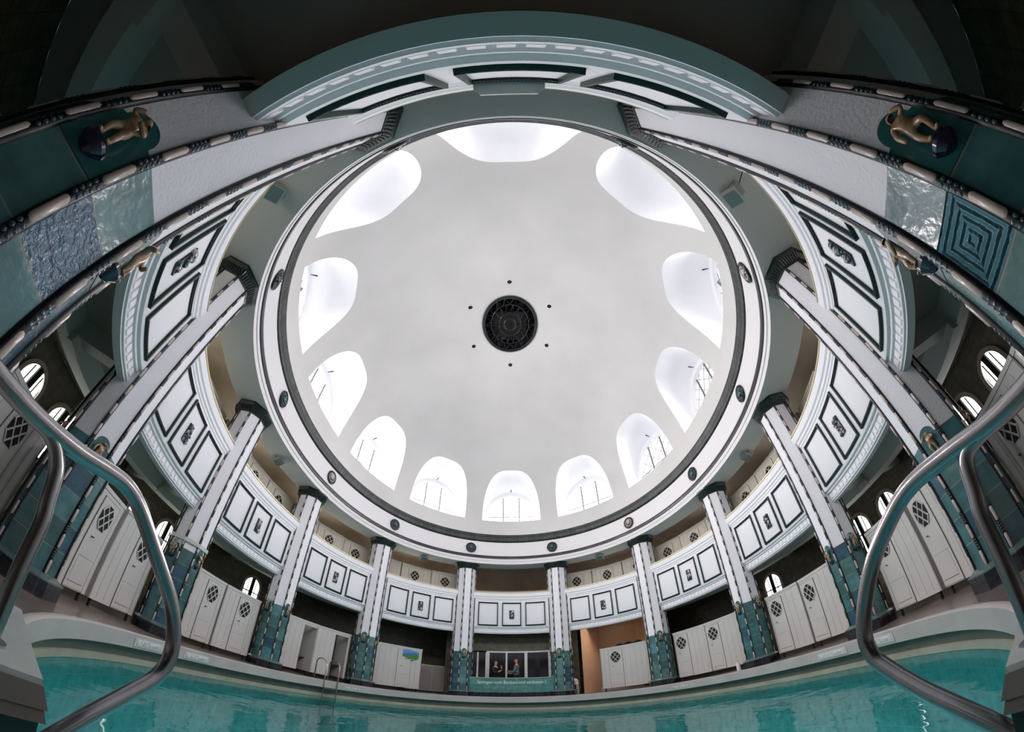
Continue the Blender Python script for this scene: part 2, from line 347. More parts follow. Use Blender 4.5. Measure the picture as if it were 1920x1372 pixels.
# window recesses, panes and lead
WE = {0: 2.4, 1: 2.4, 2: 1.5, 3: 1.2, 4: 1.2, 5: 1.4, 6: 2.2, 7: 2.8, 8: 2.8, 9: 4.0, 10: 4.5, 11: 3.6}
WP = {0: 150, 1: 140, 2: 125, 3: 110, 4: 120, 5: 130, 6: 150, 7: 150, 8: 150, 9: 190, 10: 210, 11: 170}
for k, tc in enumerate(WT):
    A = arcA(tc); E = archE(tc, .188, 1.112); F = archE(tc, .168, 1.106); n = len(A)
    m = MB()
    a = [m.vert(DP(t, w)) for t, w in A]
    mid = []
    for (t, w), (s, z) in zip(A, E):
        p0 = DP(t, w); p1 = P(tc+dt(tc, s), .02, z); mid.append(m.vert(p0.lerp(p1, .5)))
    e = [m.vert(P(tc+dt(tc, s), .02, z)) for s, z in E]
    for i in range(n-1): m.face([a[i], mid[i], mid[i+1], a[i+1]]); m.face([mid[i], e[i], e[i+1], mid[i+1]])
    nb = 8; q0, q1 = A[0][0], A[-1][0]; w0 = A[0][1]; s0, s1 = E[0][0], E[-1][0]
    ra = [m.vert(DP(q0+(q1-q0)*i/nb, w0)) for i in range(nb+1)]; rb = [m.vert(P(tc+dt(tc, s0+(s1-s0)*i/nb), .02, ZS)) for i in range(nb+1)]
    for i in range(nb): m.face([ra[i], rb[i], rb[i+1], ra[i+1]])
    m.face([ra[0], mid[0], rb[0]]); m.face([ra[-1], rb[-1], mid[-1]])
    rec = m.build('window_%d' % (k+1), 'white', smooth=40); struct(rec)
    m = MB(); e = [m.vert(P(tc+dt(tc, s), .02, z)) for s, z in E]
    f = [m.vert(P(tc+dt(tc, s), .02, z)) for s, z in F]; g = [m.vert(P(tc+dt(tc, s), -.012, z)) for s, z in F]
    for i in range(n-1): m.face([e[i], f[i], f[i+1], e[i+1]]); m.face([f[i], g[i], g[i+1], f[i+1]])
    m.face([f[0], g[0], g[-1], f[-1]])
    m.build('window_reveal', 'white', rec)
    m = MB(); ns = 24; lo_v = []; hi_v = []
    for i in range(ns+1):
        s = -.1675*cos(pi*i/ns); lo_v.append(m.vert(P(tc+dt(tc, s), -.008, ZS))); hi_v.append(m.vert(P(tc+dt(tc, s), -.008, 1.106+sqrt(max(0, .1675**2-s*s)))))
    for i in range(ns): m.face([lo_v[i], lo_v[i+1], hi_v[i+1], hi_v[i]])
    m.build('window_pane', glow('daylight_glass_%d' % (k+1), WE[k], (1, .985, .97) if k > 5 else (1, 1, .99)), rec)
    m = MB(); fr = frame(tc, -.001, 0); hw = .168*S
    def yfix(x):  # follow the oval
        p = P(tc+dt(tc, x/S), -.001, 0); return (fr.inverted() @ p).y
    def bar(x0, z0, x1, z1, r):
        m.tube([fr @ Vector((x0, yfix(x0), z0*S)), fr @ Vector((x1, yfix(x1), z1*S))], r, 4)
    def top(x): x = abs(x)/S; return 1.106+sqrt(max(0, .168**2-x*x))
    for x in (-.34*hw, .34*hw): bar(x, ZS, x, top(x), .034)
    bar(-hw, 1.106, hw, 1.106, .018)
    stp = .075
    for d in (1, -1):
        c = -.5
        while c < .6:
            pts = []
            for i in range(41):
                x = -hw+2*hw*i/40; z = ZS+c+d*(x/S)*1.0
                if ZS <= z <= top(x): pts.append((x, z))
            if len(pts) > 2: bar(pts[0][0], pts[0][1], pts[-1][0], pts[-1][1], .010)
            c += stp
    m.build('window_lead', 'lead', rec)
    ld_ = bpy.data.lights.new('daylight_%d' % (k+1), 'AREA'); ld_.shape = 'ELLIPSE'; ld_.size = 2.1; ld_.size_y = 1.3; ld_.energy = WP[k]; ld_.spread = radians(140)
    ld_.color = (1, .925, .94) if k > 5 else (1, .93, .965)
    lo_ = bpy.data.objects.new('daylight_%d' % (k+1), ld_); COL.objects.link(lo_); lf = frame(tc, .012, 1.14)
    yv = (lf.to_3x3() @ Vector((0, -cos(radians(24)), -sin(radians(24))))).normalized()
    lo_.matrix_world = Matrix.Translation(lf.translation) @ yv.to_track_quat('-Z', 'Z').to_matrix().to_4x4()
    # winch hook over the pane
    m = MB(); hk = frame(tc, .02, 1.303)
    m.tube([hk @ Vector((.0, -.0, 0)), hk @ Vector((0, -.22, .02)), hk @ Vector((0, -.24, .06))], .022, 6)
    if k != 6: m.build('window_hook', 'void', rec)

# oculus grille at the crown
zo = Z0+H*sin(radians(80.5))
m = MB(); pts = [(cos(a)*.1503*S, sin(a)*.187*S) for a in [2*pi*i/48 for i in range(48)]]
m.prism(pts, (zo+.10+ZD)*S, (zo+.11+ZD)*S, 0); m.prism([(x*1.0, y*1.0) for x, y in pts], (zo-.004+ZD)*S, (zo+.10+ZD)*S, 0, cap=False)
well = m.build('ceiling_oculus', 'void'); struct(well)
g = empty('oculus_grille', Matrix.Translation((0, 0, (zo+ZD)*S)), 'round black tracery grille closing the eye of the dome', 'grille')
ax, ay = .150*S, .186*S
m = MB(); m.tube([(ax*cos(a), ay*sin(a), 0) for a in [2*pi*i/48 for i in range(49)]], .07, 8, caps=False)
o = m.build('rim', 'black', smooth=60); o.parent = g
m = MB()
for rr, th in ((.72, .02), (.42, .02), (.22, .03)):
    m.tube([(ax*rr*cos(a), ay*rr*sin(a), .03) for a in [2*pi*i/36 for i in range(37)]], th, 5, caps=False)
for i in range(18):
    a0, a1, a2 = 2*pi*i/18, 2*pi*(i+.5)/18, 2*pi*(i+1)/18
    m.tube([(ax*.97*cos(a0), ay*.97*sin(a0), .02), (ax*.72*cos(a1), ay*.72*sin(a1), .02), (ax*.97*cos(a2), ay*.97*sin(a2), .02)], .018, 4)
    m.tube([(ax*.72*cos(a0), ay*.72*sin(a0), .02), (ax*.42*cos(a1), ay*.42*sin(a1), .02), (ax*.72*cos(a2), ay*.72*sin(a2), .02)], .018, 4)
    if i % 3 == 0: m.tube([(ax*.2*cos(a0), ay*.2*sin(a0), .02), (ax*.97*cos(a0), ay*.97*sin(a0), .02)], .025, 4)
o = m.build('tracery', 'black'); o.parent = g
m = MB(); m.box(-.65*ax, .65*ax, -.35*ay, .7*ay, .25, .3)
o = m.build('backing_plate', 'void'); o.parent = g
for (x, y, w) in ((0, -.286, 'behind the grille, nearest the eye'), (0, .286, 'a'), (-.2166, -.135, 'b'), (.2166, -.135, 'c'), (-.2166, .135, 'd'), (.2166, .135, 'e')):
    r2 = (x/(1-DO))**2+(y/(B-DO))**2; z = Z0+H*sqrt(1-r2)
    p = Vector((x*S, y*S, (z+ZD)*S)); n_ = Vector((x/(1-DO)**2, y/(B-DO)**2, (z-Z0)/H**2)).normalized()
    q = n_.to_track_quat('Z', 'Y').to_matrix().to_4x4()
    nm = {'a': 'small round air hole in the dome below the grille, straight towards the front window', 'b': 'small round air hole in the dome, upper left of the grille, with a light speck',
          'c': 'small round air hole in the dome, upper right of the grille', 'd': 'small round air hole in the dome, lower left of the grille', 'e': 'small round air hole in the dome, lower right of the grille'}.get(w, 'small round air hole in the dome straight above the grille')
    e = empty('air_hole', Matrix.Translation(p) @ q, nm, 'vent', 'air holes round the crown of the dome')
    m = MB(); m.prism([(.085*cos(2*pi*i/16), .085*sin(2*pi*i/16)) for i in range(16)], -.022, .01); o = m.build('hole', 'void'); o.parent = e
    m = MB(); m.tube([(.10*cos(2*pi*i/20), .10*sin(2*pi*i/20), -.012) for i in range(21)], .014, 5, caps=False); o = m.build('rim', 'white', smooth=60); o.parent = e

# deck, outer walls, ambulatory ceiling, gallery floor and vault
OW = -.40
m = MB(); m.sweep([(OW, -ZD), (.128, -ZD)], 0, 360, N, 0, loop=True); struct(m.build('floor', 'deck'))
m = MB(); m.sweep([(OW, -ZD), (OW, .385)], 20, 340, N, 0); struct(m.build('wall_outer', 'wall_tile', smooth=30))
m = MB(); m.sweep([(-.016, .385), (OW, .385)], 0, 360, N, 0, loop=True); struct(m.build('ceiling_ambulatory', 'ambul', smooth=30))
m = MB(); m.sweep([(.0, .41), (OW, .41)], 0, 360, N, 0, loop=True); struct(m.build('floor_gallery', 'ambul', smooth=30))
m = MB(); m.sweep([(OW, .41), (OW, .80), (-.37, .845), (-.30, .865), (-.16, .865), (-.09, .845), (-.06, .80), (-.06, .745)], 0, 360, N, 0, loop=True); struct(m.build('ceiling_gallery', 'vault', smooth=60))
# front bay wall in the ambulatory, with the glazed partition set in it
FW = -.13
m = MB()
m.sweep([(FW, .198), (FW, .385)], -20, 15, 16, 0); m.sweep([(FW, -ZD), (FW, .198)], -20, -17.2, 4, 0); m.sweep([(FW, -ZD), (FW, .385)], 15, 20.4, 4, 0)
m.sweep([(-.40, -ZD), (-.40, .385)], -20, 20, 12, 0)
for t in (-20, 20.4): m.sweep([(FW, -ZD), (OW, -ZD), (OW, .385), (FW, .385)], t-.15, t+.15, 1, 0)
struct(m.build('wall_front', 'wall_tile'))
# radial ribs and pilasters of the ambulatory
rib = 0
for sg in (-1, 1):
    for td in COLS:
        t = td*sg; m = MB(); T = frame(t, 0, 0); w = .040*S/2; T.translation.z = 0
        m.box(-w, w, .066*S, .1965*S, Zf(.340), Zf(.385), 0, T); m.box(-w*1.4, w*1.4, .1800*S, .1965*S, Zf(.318), Zf(.340), 0, T)
        m.box(-w*.8, w*.8, .2435*S, .399*S, Zf(.350), Zf(.385), 0, T)
        rib += 1; struct(m.build('beam_%d' % rib, 'ambul2'))
m = MB(); m.sweep([(-.197, .325), (-.243, .325), (-.243, .385), (-.197, .385)], 0, 360, N, 0, closed=True, loop=True); struct(m.build('beam_13', 'ambul2', smooth=30))

# lower arched windows in the outer wall
wn = 12
for sg in (-1, 1):
    for tc in (70., 92.6, 99.2, 118.4, 125.0):
        t = tc*sg; wn += 1; T = frame(t, OW, .0); T.translation.z = ZD*S
        hw, spr, zb = .050, .262, .150
        def arch(hw, n=14, inset=0.):
            return [(hw*S, zb*S+inset), (hw*S, spr*S)]+[(hw*S*cos(pi*i/n), spr*S+hw*S*sin(pi*i/n)) for i in range(1, n)]+[(-hw*S, spr*S), (-hw*S, zb*S+inset)]
        def ring(mb, a, b, y0, y1):
            ia = [mb.vert(T @ Vector((x, y0, z))) for x, z in a]; ib = [mb.vert(T @ Vector((x, y1, z))) for x, z in b]
            for i in range(len(a)-1): mb.face([ia[i], ib[i], ib[i+1], ia[i+1]])
        m = MB(); A = arch(.064); C = arch(.050)
        ring(m, A, A, 0, -.05*1); ring(m, A, C, -.05, -.05); ring(m, C, C, -.05, -.01)
        w = struct(m.build('window_%d' % wn, 'voussoir'))
        m = MB(); m.face([m.vert(T @ Vector((x, -.012, z))) for x, z in C])
        m.build('window_pane', glow('lower_daylight_%d' % wn, 6.0, (.95, 1, .90) if sg < 0 else (1, 1, 1)), w)
        m = MB(); m.box(-.07, .07, -.07, -.02, zb*S, (spr+.05)*S, 0, T)
        for x in (-.5, .5): m.box(x*.05*S-.012, x*.05*S+.012, -.04, -.02, zb*S, (spr+.04)*S, 0, T)
        m.box(-.05*S, .05*S, -.04, -.02, (spr-.028)*S, (spr-.022)*S, 0, T); m.box(-.05*S, .05*S, -.05, -.02, (zb-.004)*S, (zb+.004)*S, 0, T)
        m.build('window_bar', 'void', w)

# window-like glowing panes, unseen, added behind the cabins to light the gallery vault
for sg in (-1, 1):
    for tc in (32., 62., 90., 118., 148.):
        wn += 1; m = MB(); d = dt(tc, .085); t = tc*sg
        m.sweep([(OW+.012, .612), (OW+.012, .748)], t-d, t+d, 4, 0); pz = m
        w = MB(); w.sweep([(OW+.001, .60), (OW+.016, .60), (OW+.016, .612), (OW+.001, .612)], t-d-1, t+d+1, 4, 0, closed=True)
        w.sweep([(OW+.001, .748), (OW+.016, .748), (OW+.016, .76), (OW+.001, .76)], t-d-1, t+d+1, 4, 0, closed=True)
        for a in (t-d-1, t-.3, t+d): w.sweep([(OW+.001, .60), (OW+.018, .60), (OW+.018, .76), (OW+.001, .76)], a, a+(1 if a != t-.3 else .6), 1, 0, closed=True)
        w = struct(w.build('window_%d' % wn, 'cream'))
        pz.build('window_pane', glow('gallery_fill_glow_%d' % wn, 7.0 if sg < 0 else 4.0, (1, .96, .84) if sg < 0 else (1, .97, .95)), w)
# pool: kerb, recess, basin, water
kt = 172.6
m = MB(); m.sweep([(.128, -.0925), (.128, -.0870), (.130, -.0860), (.138, -.0863), (.140, -.0880), (.139, -.1185), (.136, -.1200), (.115, -.1210)], -kt, kt, N, 0)
k_ = m.build('pool_kerb', 'kerb', smooth=40); tag(k_, 'pale grey stone kerb running round the teal pool', 'kerb')
m = MB(); m.sweep([(.128, -ZD), (.128, -.121), (.115, -.121)], kt, 360-kt, 10, 0); struct(m.build('trim_4', 'kerb'))
m = MB(); m.sweep([(.115, -.1205), (.112, -.150)], 0, 360, N, 0, loop=True)
struct(m.build('trim_5', 'recess', smooth=30))
m = MB(); m.sweep([(.112, -.148), (.1145, -.149), (.1145, -.1625)], 0, 360, N, 0, loop=True); struct(m.build('trim_7', mat('gutter_lip_tile', (.42, .40, .31), .4, mottle=.2, mscale=3), smooth=30))
m = MB(); m.sweep([(.112, -.152), (.112, -.50)], 0, 360, N, 0, loop=True); struct(m.build('wall_basin', 'pooltile', smooth=30))
m = MB(); ring_ = [m.vert(P(360*i/N, .112, -.50)) for i in range(N)]; m.face(ring_, 0, [(m.v[i].x, m.v[i].y) for i in ring_]); struct(m.build('floor_basin', 'poolfloor'))
# pool floor lane panels
m = MB()
for i in range(4):
    x = -3.6+2.4*i; m.box(x-.55, x+.55, -6.2, 6.2, (-.50+ZD)*S, (-.497+ZD)*S)
struct(m.build('trim_6', 'pooltile'))
m = MB(); ring_ = [m.vert(P(360*i/N, .111, -.163)) for i in range(N)]; m.face(ring_)
w_ = m.build('pool_water', 'water'); tag(w_, 'clear teal water filling the oval pool', 'water', kind='stuff')

# ------------------------------------------------------------------ columns
HC, HT, HB = .7035, .1737, -.059
RO = .0607*S
def octo(r): return [(r*cos(radians(22.5+45*i)), r*sin(radians(22.5+45*i))) for i in range(8)]
Zf = lambda z: (z+ZD)*S
def bead_mesh():
    m = MB(); r = .030
    m.prism([(.029*cos(2*pi*i/8)-.004, .029*sin(2*pi*i/8)) for i in range(8)], Zf(HB), Zf(HC), 0)
    z = Zf(HT)-.02-17*.33*0; per = .330; z0 = Zf(HB)+.02
    n = int((Zf(HC)-z0)/per)
    for i in range(n+1):
        a = z0+i*per
        if a+.19 < Zf(HC):
            m.tube([(.010, 0, a), (.012, 0, a+.008), (.012, 0, a+.02), (.012, 0, a+.165), (.012, 0, a+.178), (.010, 0, a+.185)], [.004, .014, .021, .021, .014, .004], 8, 1)
        for q in range(4):
            zz = a+.212+q*.032
            if zz < Zf(HC)-.02:
                for s_ in (-1, 1): m.ball((.013, .010*s_, zz), .015, 6, 4, 2)
    return m
def figure_mesh(var):
    """small standing nude figurine, one continuous body grown from a skeleton"""
    h = .27
    def sk(chains, rad):
        me = bpy.data.meshes.new('sk'); vs = []; es = []; rs = []
        for ch in chains:
            prev = None
            for key in ch:
                if key not in idx: idx[key] = len(vs_); vs_.append(rad[key][0]); rs_.append(rad[key][1])
                if prev is not None: es_.append((idx[prev], idx[key]))
                prev = key
        return None
    idx = {}; vs_ = []; rs_ = []; es_ = []
    b = {0: dict(la=(-.05, -.03, .16), lh=(-.02, -.05, .13), ra=(.055, -.01, .15), rh=(.05, -.03, .10), lk=(-.02, -.02, .07), rk=(.025, .0, .07)),
         1: dict(la=(-.055, -.01, .15), lh=(-.055, -.01, .10), ra=(.05, -.03, .19), rh=(.02, -.02, .235), lk=(-.025, .0, .07), rk=(.03, -.03, .075)),
         2: dict(la=(-.05, -.02, .19), lh=(-.02, -.03, .225), ra=(.05, -.03, .15), rh=(.01, -.05, .15), lk=(-.025, -.01, .07), rk=(.02, -.01, .07))}[var]
    R = dict(pel=((0, 0, .125), .027), bel=((0, -.004, .15), .025), che=((0, .0, .18), .030), nek=((0, -.002, .207), .013), hed=((.003, -.006, .228), .020), top=((.003, -.006, .247), .016),
             lsh=((-.032, 0, .193), .014), la=(b['la'], .011), lh=(b['lh'], .010), rsh=((.032, 0, .193), .014), ra=(b['ra'], .011), rh=(b['rh'], .010),
             lhp=((-.016, 0, .112), .020), lk=(b['lk'], .014), lf=((-.018, .0, .018), .010), lt=((-.020, -.028, .006), .008),
             rhp=((.016, 0, .112), .020), rk=(b['rk'], .014), rf=((.022, .002, .018), .010), rt=((.026, -.026, .006), .008))
    sk([['pel', 'bel', 'che', 'nek', 'hed', 'top'], ['che', 'lsh', 'la', 'lh'], ['che', 'rsh', 'ra', 'rh'], ['pel', 'lhp', 'lk', 'lf', 'lt'], ['pel', 'rhp', 'rk', 'rf', 'rt']], R)
    return skin_mesh(vs_, es_, rs_, 0, 1)
def skin_mesh(vs, es, rs, root=0, sub=1):
    me = bpy.data.meshes.new('skin_tmp'); me.from_pydata(vs, es, []); o = bpy.data.objects.new('skin_tmp', me); COL.objects.link(o)
    md = o.modifiers.new('s', 'SKIN'); md.use_smooth_shade = True
    sv = me.skin_vertices[0].data
    for i, r in enumerate(rs): sv[i].radius = (r, r) if not isinstance(r, tuple) else r; sv[i].use_root = (i == root)
    s2 = o.modifiers.new('u', 'SUBSURF'); s2.levels = sub; s2.render_levels = sub
    dg = bpy.context.evaluated_depsgraph_get(); dg.update()
    out = bpy.data.meshes.new_from_object(o.evaluated_get(dg)); out.materials.clear()
    bpy.data.objects.remove(o); bpy.data.meshes.remove(me); return out
FIG = [figure_mesh(i) for i in range(3)]
for f in FIG:
    f.materials.append(M['gold']); f.polygons.foreach_set('material_index', [0]*len(f.polygons))
ap = RO*cos(pi/8); hs = RO*sin(pi/8)

proto = {}
m = MB(); m.prism(octo(RO*.995), Zf(HT), Zf(HC), 0, cap=False); proto['shaft'] = m.build('shaft', 'stucco')
def facing(special):
    m = MB(); o8 = octo(RO); rows = 5; h = (HT-HB)*S/rows
    for i in range(8):
        a, b = o8[i], o8[(i+1) % 8]
        for r in range(rows):
            z1 = Zf(HT)-r*h; z0 = z1-h; mm = special.get((i, r), 0)
            m.quad((a[0], a[1], z0), (b[0], b[1], z0), (b[0], b[1], z1), (a[0], a[1], z1), mm, [(i, -r-1), (i+1, -r-1), (i+1, -r), (i, -r)])
    return m
proto['facing'] = facing({}).build('tile_facing', ['teal', 'tealwave', 'tealspiral'])
m = MB(); m.prism(octo(RO*1.30), 0, Zf(HB)-.035, 0, cap=True); proto['plinth'] = m.build('plinth', 'plinth')
m = MB(); m.prism(octo(RO*1.32), Zf(HB)-.035, Zf(HB)-.02, 0, cap=True); m.prism(octo(RO*1.28), Zf(HB)-.02, Zf(HB)+.03, 0, cap=True, pts1=octo(RO*1.04)); proto['ledge'] = m.build('plinth_ledge', mat('plinth_ledge_glaze', (.10, .17, .16), .25, coat=.4, mottle=.3, mscale=6))
m = MB()
for (r0, z0, r1, z1) in ((1.03, HC-.004, 1.06, HC), (1.06, HC, 1.10, HC+.004), (1.10, HC+.004, 1.22, HC+.018), (1.22, HC+.018, 1.33, HC+.027), (1.33, HC+.027, 1.34, HC+.0345)):
    m.prism(octo(RO*r0), Zf(z0), Zf(z1), 0, pts1=octo(RO*r1))
for i in range(8):
    a, b = Vector((*octo(1)[i], 0)), Vector((*octo(1)[(i+1) % 8], 0))
    for q in range(7):
        f = (q+.5)/7; d = a.lerp(b, f); m.tube([d*RO*1.07+Vector((0, 0, Zf(HC))), d*RO*1.13+Vector((0, 0, Zf(HC+.009))), d*RO*1.25+Vector((0, 0, Zf(HC+.018)))], [.012, .026, .02], 6)
proto['capital'] = m.build('capital', 'dark_tile')
proto['bead'] = bead_mesh().build('edge_bead', ['black', 'pill', 'cluster'], smooth=62)
# niche: arched teal tile rising over the facing, in front of the stucco
m = MB(); r_ = .105; pts = [(-hs*.90, -.318), (hs*.90, -.318), (hs*.90, .0), (r_, .012)]+[(r_*cos(a), .03+r_*sin(a)) for a in [pi*i/14 for i in range(15)]]+[(-r_, .012), (-hs*.90, 0)]
f_ = [m.vert((x, -ap-.0035, Zf(HT)+z)) for x, z in pts]; b_ = [m.vert((x, -ap+.03, Zf(HT)+z)) for x, z in pts]
m.face(f_, 0, [(.5, .5)]*len(f_))
for i in range(len(pts)): j = (i+1) % len(pts); m.face([f_[i], f_[j], b_[j], b_[i]], 0, [(.5, .5)]*4)
proto['niche'] = m.build('niche_tile', mat('niche_teal_glaze', (.035, .15, .155), .2, mottle=.3, mscale=8, coat=.5, bump=.2, bscale=12))
m = MB(); n_ = 12
for (r0, z0, r1, z1) in ((.015, -.075, .05, -.055), (.05, -.055, .080, -.02), (.080, -.02, .078, 0)):
    A = [m.vert((r0*cos(pi+pi*i/n_), -ap+r0*sin(pi+pi*i/n_)*.9, Zf(.143)+z0)) for i in range(n_+1)]; C = [m.vert((r1*cos(pi+pi*i/n_), -ap+r1*sin(pi+pi*i/n_)*.9, Zf(.143)+z1)) for i in range(n_+1)]
    for i in range(n_): m.face([A[i], A[i+1], C[i+1], C[i]])
m.face([m.vert((.078*cos(pi+pi*i/n_), -ap+.078*sin(pi+pi*i/n_)*.9, Zf(.143))) for i in range(n_+1)])
proto['console'] = m.build('console', 'indigo', smooth=50)
FO = []
for i, f in enumerate(FIG):
    f.transform(Matrix.Translation((0, -ap-.045, Zf(.143))) @ Matrix.Diagonal((1.45, 1.3, 1.13, 1))); o = bpy.data.objects.new('figurine', f); COL.objects.link(o); FO.append(o)

names_l = {16.68: 'beside the low teal front parapet', 47.8: 'between the poster cabin and the two open doorways', 76.4: 'beyond the two open doorways', 104.4: 'with a pale band strapped round its shaft', 132.72: 'behind the chrome handrail at the left', 163.62: 'nearest, cut by the upper left edge, with blue relief tile'}
names_r = {16.68: 'beside the front parapet and the orange stair opening', 47.8: 'between the orange stair opening and the dressing cabins', 76.4: 'with a white bottle at its foot', 104.4: 'between the two cabin rows on the right', 132.72: 'behind the chrome handrail at the right', 163.62: 'nearest, cut by the upper right edge, with square spiral relief tile'}
sides_used = 0
for sg in (-1, 1):
    for ci, td in enumerate(COLS):
        t = td*sg; T = frame(t, NOFF[ci]-gmod(radians(td)), -ZD)
        lab = 'octagonal column '+(names_l if sg < 0 else names_r)[td]
        c = empty('column', T, lab, 'column', 'octagonal columns with teal tiled feet', 'thing')
        diag = ci in (1, 4)
        for key in ('shaft', 'plinth', 'ledge', 'capital'):
            o = proto[key].copy(); COL.objects.link(o); o.parent = c
        if ci == 5:
            fi = {-1: (4, 1), 1: (6, 2)}[sg]   # face index of the diagonal towards the pool middle
            want = -45 if sg < 0 else 45
            # face i spans 22.5+45i .. 67.5+45i, its normal at 45+45i ; inward is -90
            idx = int(((-90+want-45) % 360)//45)
            o = facing({(idx, 1): fi[1], (idx, 0): 0, (idx, 3): 1}).build('tile_facing', ['teal', 'tealwave', 'tealspiral'])
        else: o = proto['facing'].copy(); COL.objects.link(o)
        o.parent = c
        for i in range(8):
            a = radians(22.5+45*i); o = proto['bead'].copy(); COL.objects.link(o); o.parent = c
            o.matrix_local = Matrix.Translation((RO*cos(a), RO*sin(a), 0)) @ Matrix.Rotation(a, 4, 'Z')
        for i in range(4):
            R_ = Matrix.Rotation(radians(90*i+(45 if diag else 0)), 4, 'Z')
            o = proto['niche'].copy(); COL.objects.link(o); o.parent = c; o.matrix_local = R_
            f = FO[(ci+i+(sg > 0)) % 3].copy(); COL.objects.link(f); f.parent = c; f.matrix_local = R_
            o = proto['console'].copy(); COL.objects.link(o); o.parent = f
for o in list(proto.values())+FO: bpy.data.objects.remove(o)
# pale band strapped round a column
T = frame(-104.4, NOFF[3]-gmod(radians(104.4)), .20)
m = MB(); o8 = octo(RO*1.11); o8b = octo(RO*1.06)
m.prism(o8, -.04, .04, 0, cap=False); m.prism(o8b, -.04, .04, 0, cap=False)
o = m.build('column_strap', mat('clear_strap', (.55, .57, .56), .2), T=T); tag(o, 'pale clear plastic band strapped round a white column shaft', 'strap')

# ------------------------------------------------------------------ medallions on the frieze
mb_ = MB()
mb_.prism([(.215*cos(2*pi*i/24), .215*sin(2*pi*i/24)) for i in range(24)], 0, .03); mb_.tube([(.215*cos(2*pi*i/24), .215*sin(2*pi*i/24), .02) for i in range(25)], .026, 6, caps=False)
mr = MB()
mr.ball((0, .02, .03), .085, 12, 8, sc=(1, 1.25, .7)); mr.ball((-.032, .04, .085), .018, 6, 4); mr.ball((.032, .04, .085), .018, 6, 4); mr.ball((0, .0, .095), .02, 6, 4, sc=(.7, 1.6, 1)); mr.tube([(-.04, -.055, .065), (0, -.065, .08), (.04, -.055, .065)], .014, 6)
for i in range(14): mr.ball((.145*cos(2*pi*i/14), .145*sin(2*pi*i/14), .03), .030, 6, 4)
disc0 = mb_.build('disc', 'black', smooth=50); rel0 = mr.build('relief', 'cluster', smooth=60); rel1 = mr.build('relief', 'pill', smooth=60)
where = {16.68: 'over the column by the front parapet', 47.8: 'over the second column from the front', 76.4: 'over the third column from the front', 104.4: 'over the fourth column from the front', 132.72: 'over the fifth column, seen most aslant', 163.62: 'over the column nearest the camera'}
for sg in (-1, 1):
    for ci, td in enumerate(COLS):
        T = frame(td*sg, .0843, .8328) @ Matrix.Rotation(radians(90), 4, 'X')
        c = empty('medallion', T, 'round dark medallion '+where[td]+(', left side' if sg < 0 else ', right side'), 'medallion', 'round medallions on the white frieze')
        o = disc0.copy(); COL.objects.link(o); o.parent = c
        o = (rel1 if (ci*2+sg) % 3 == 0 else rel0).copy(); COL.objects.link(o); o.parent = c
for o in (disc0, rel0, rel1): bpy.data.objects.remove(o)

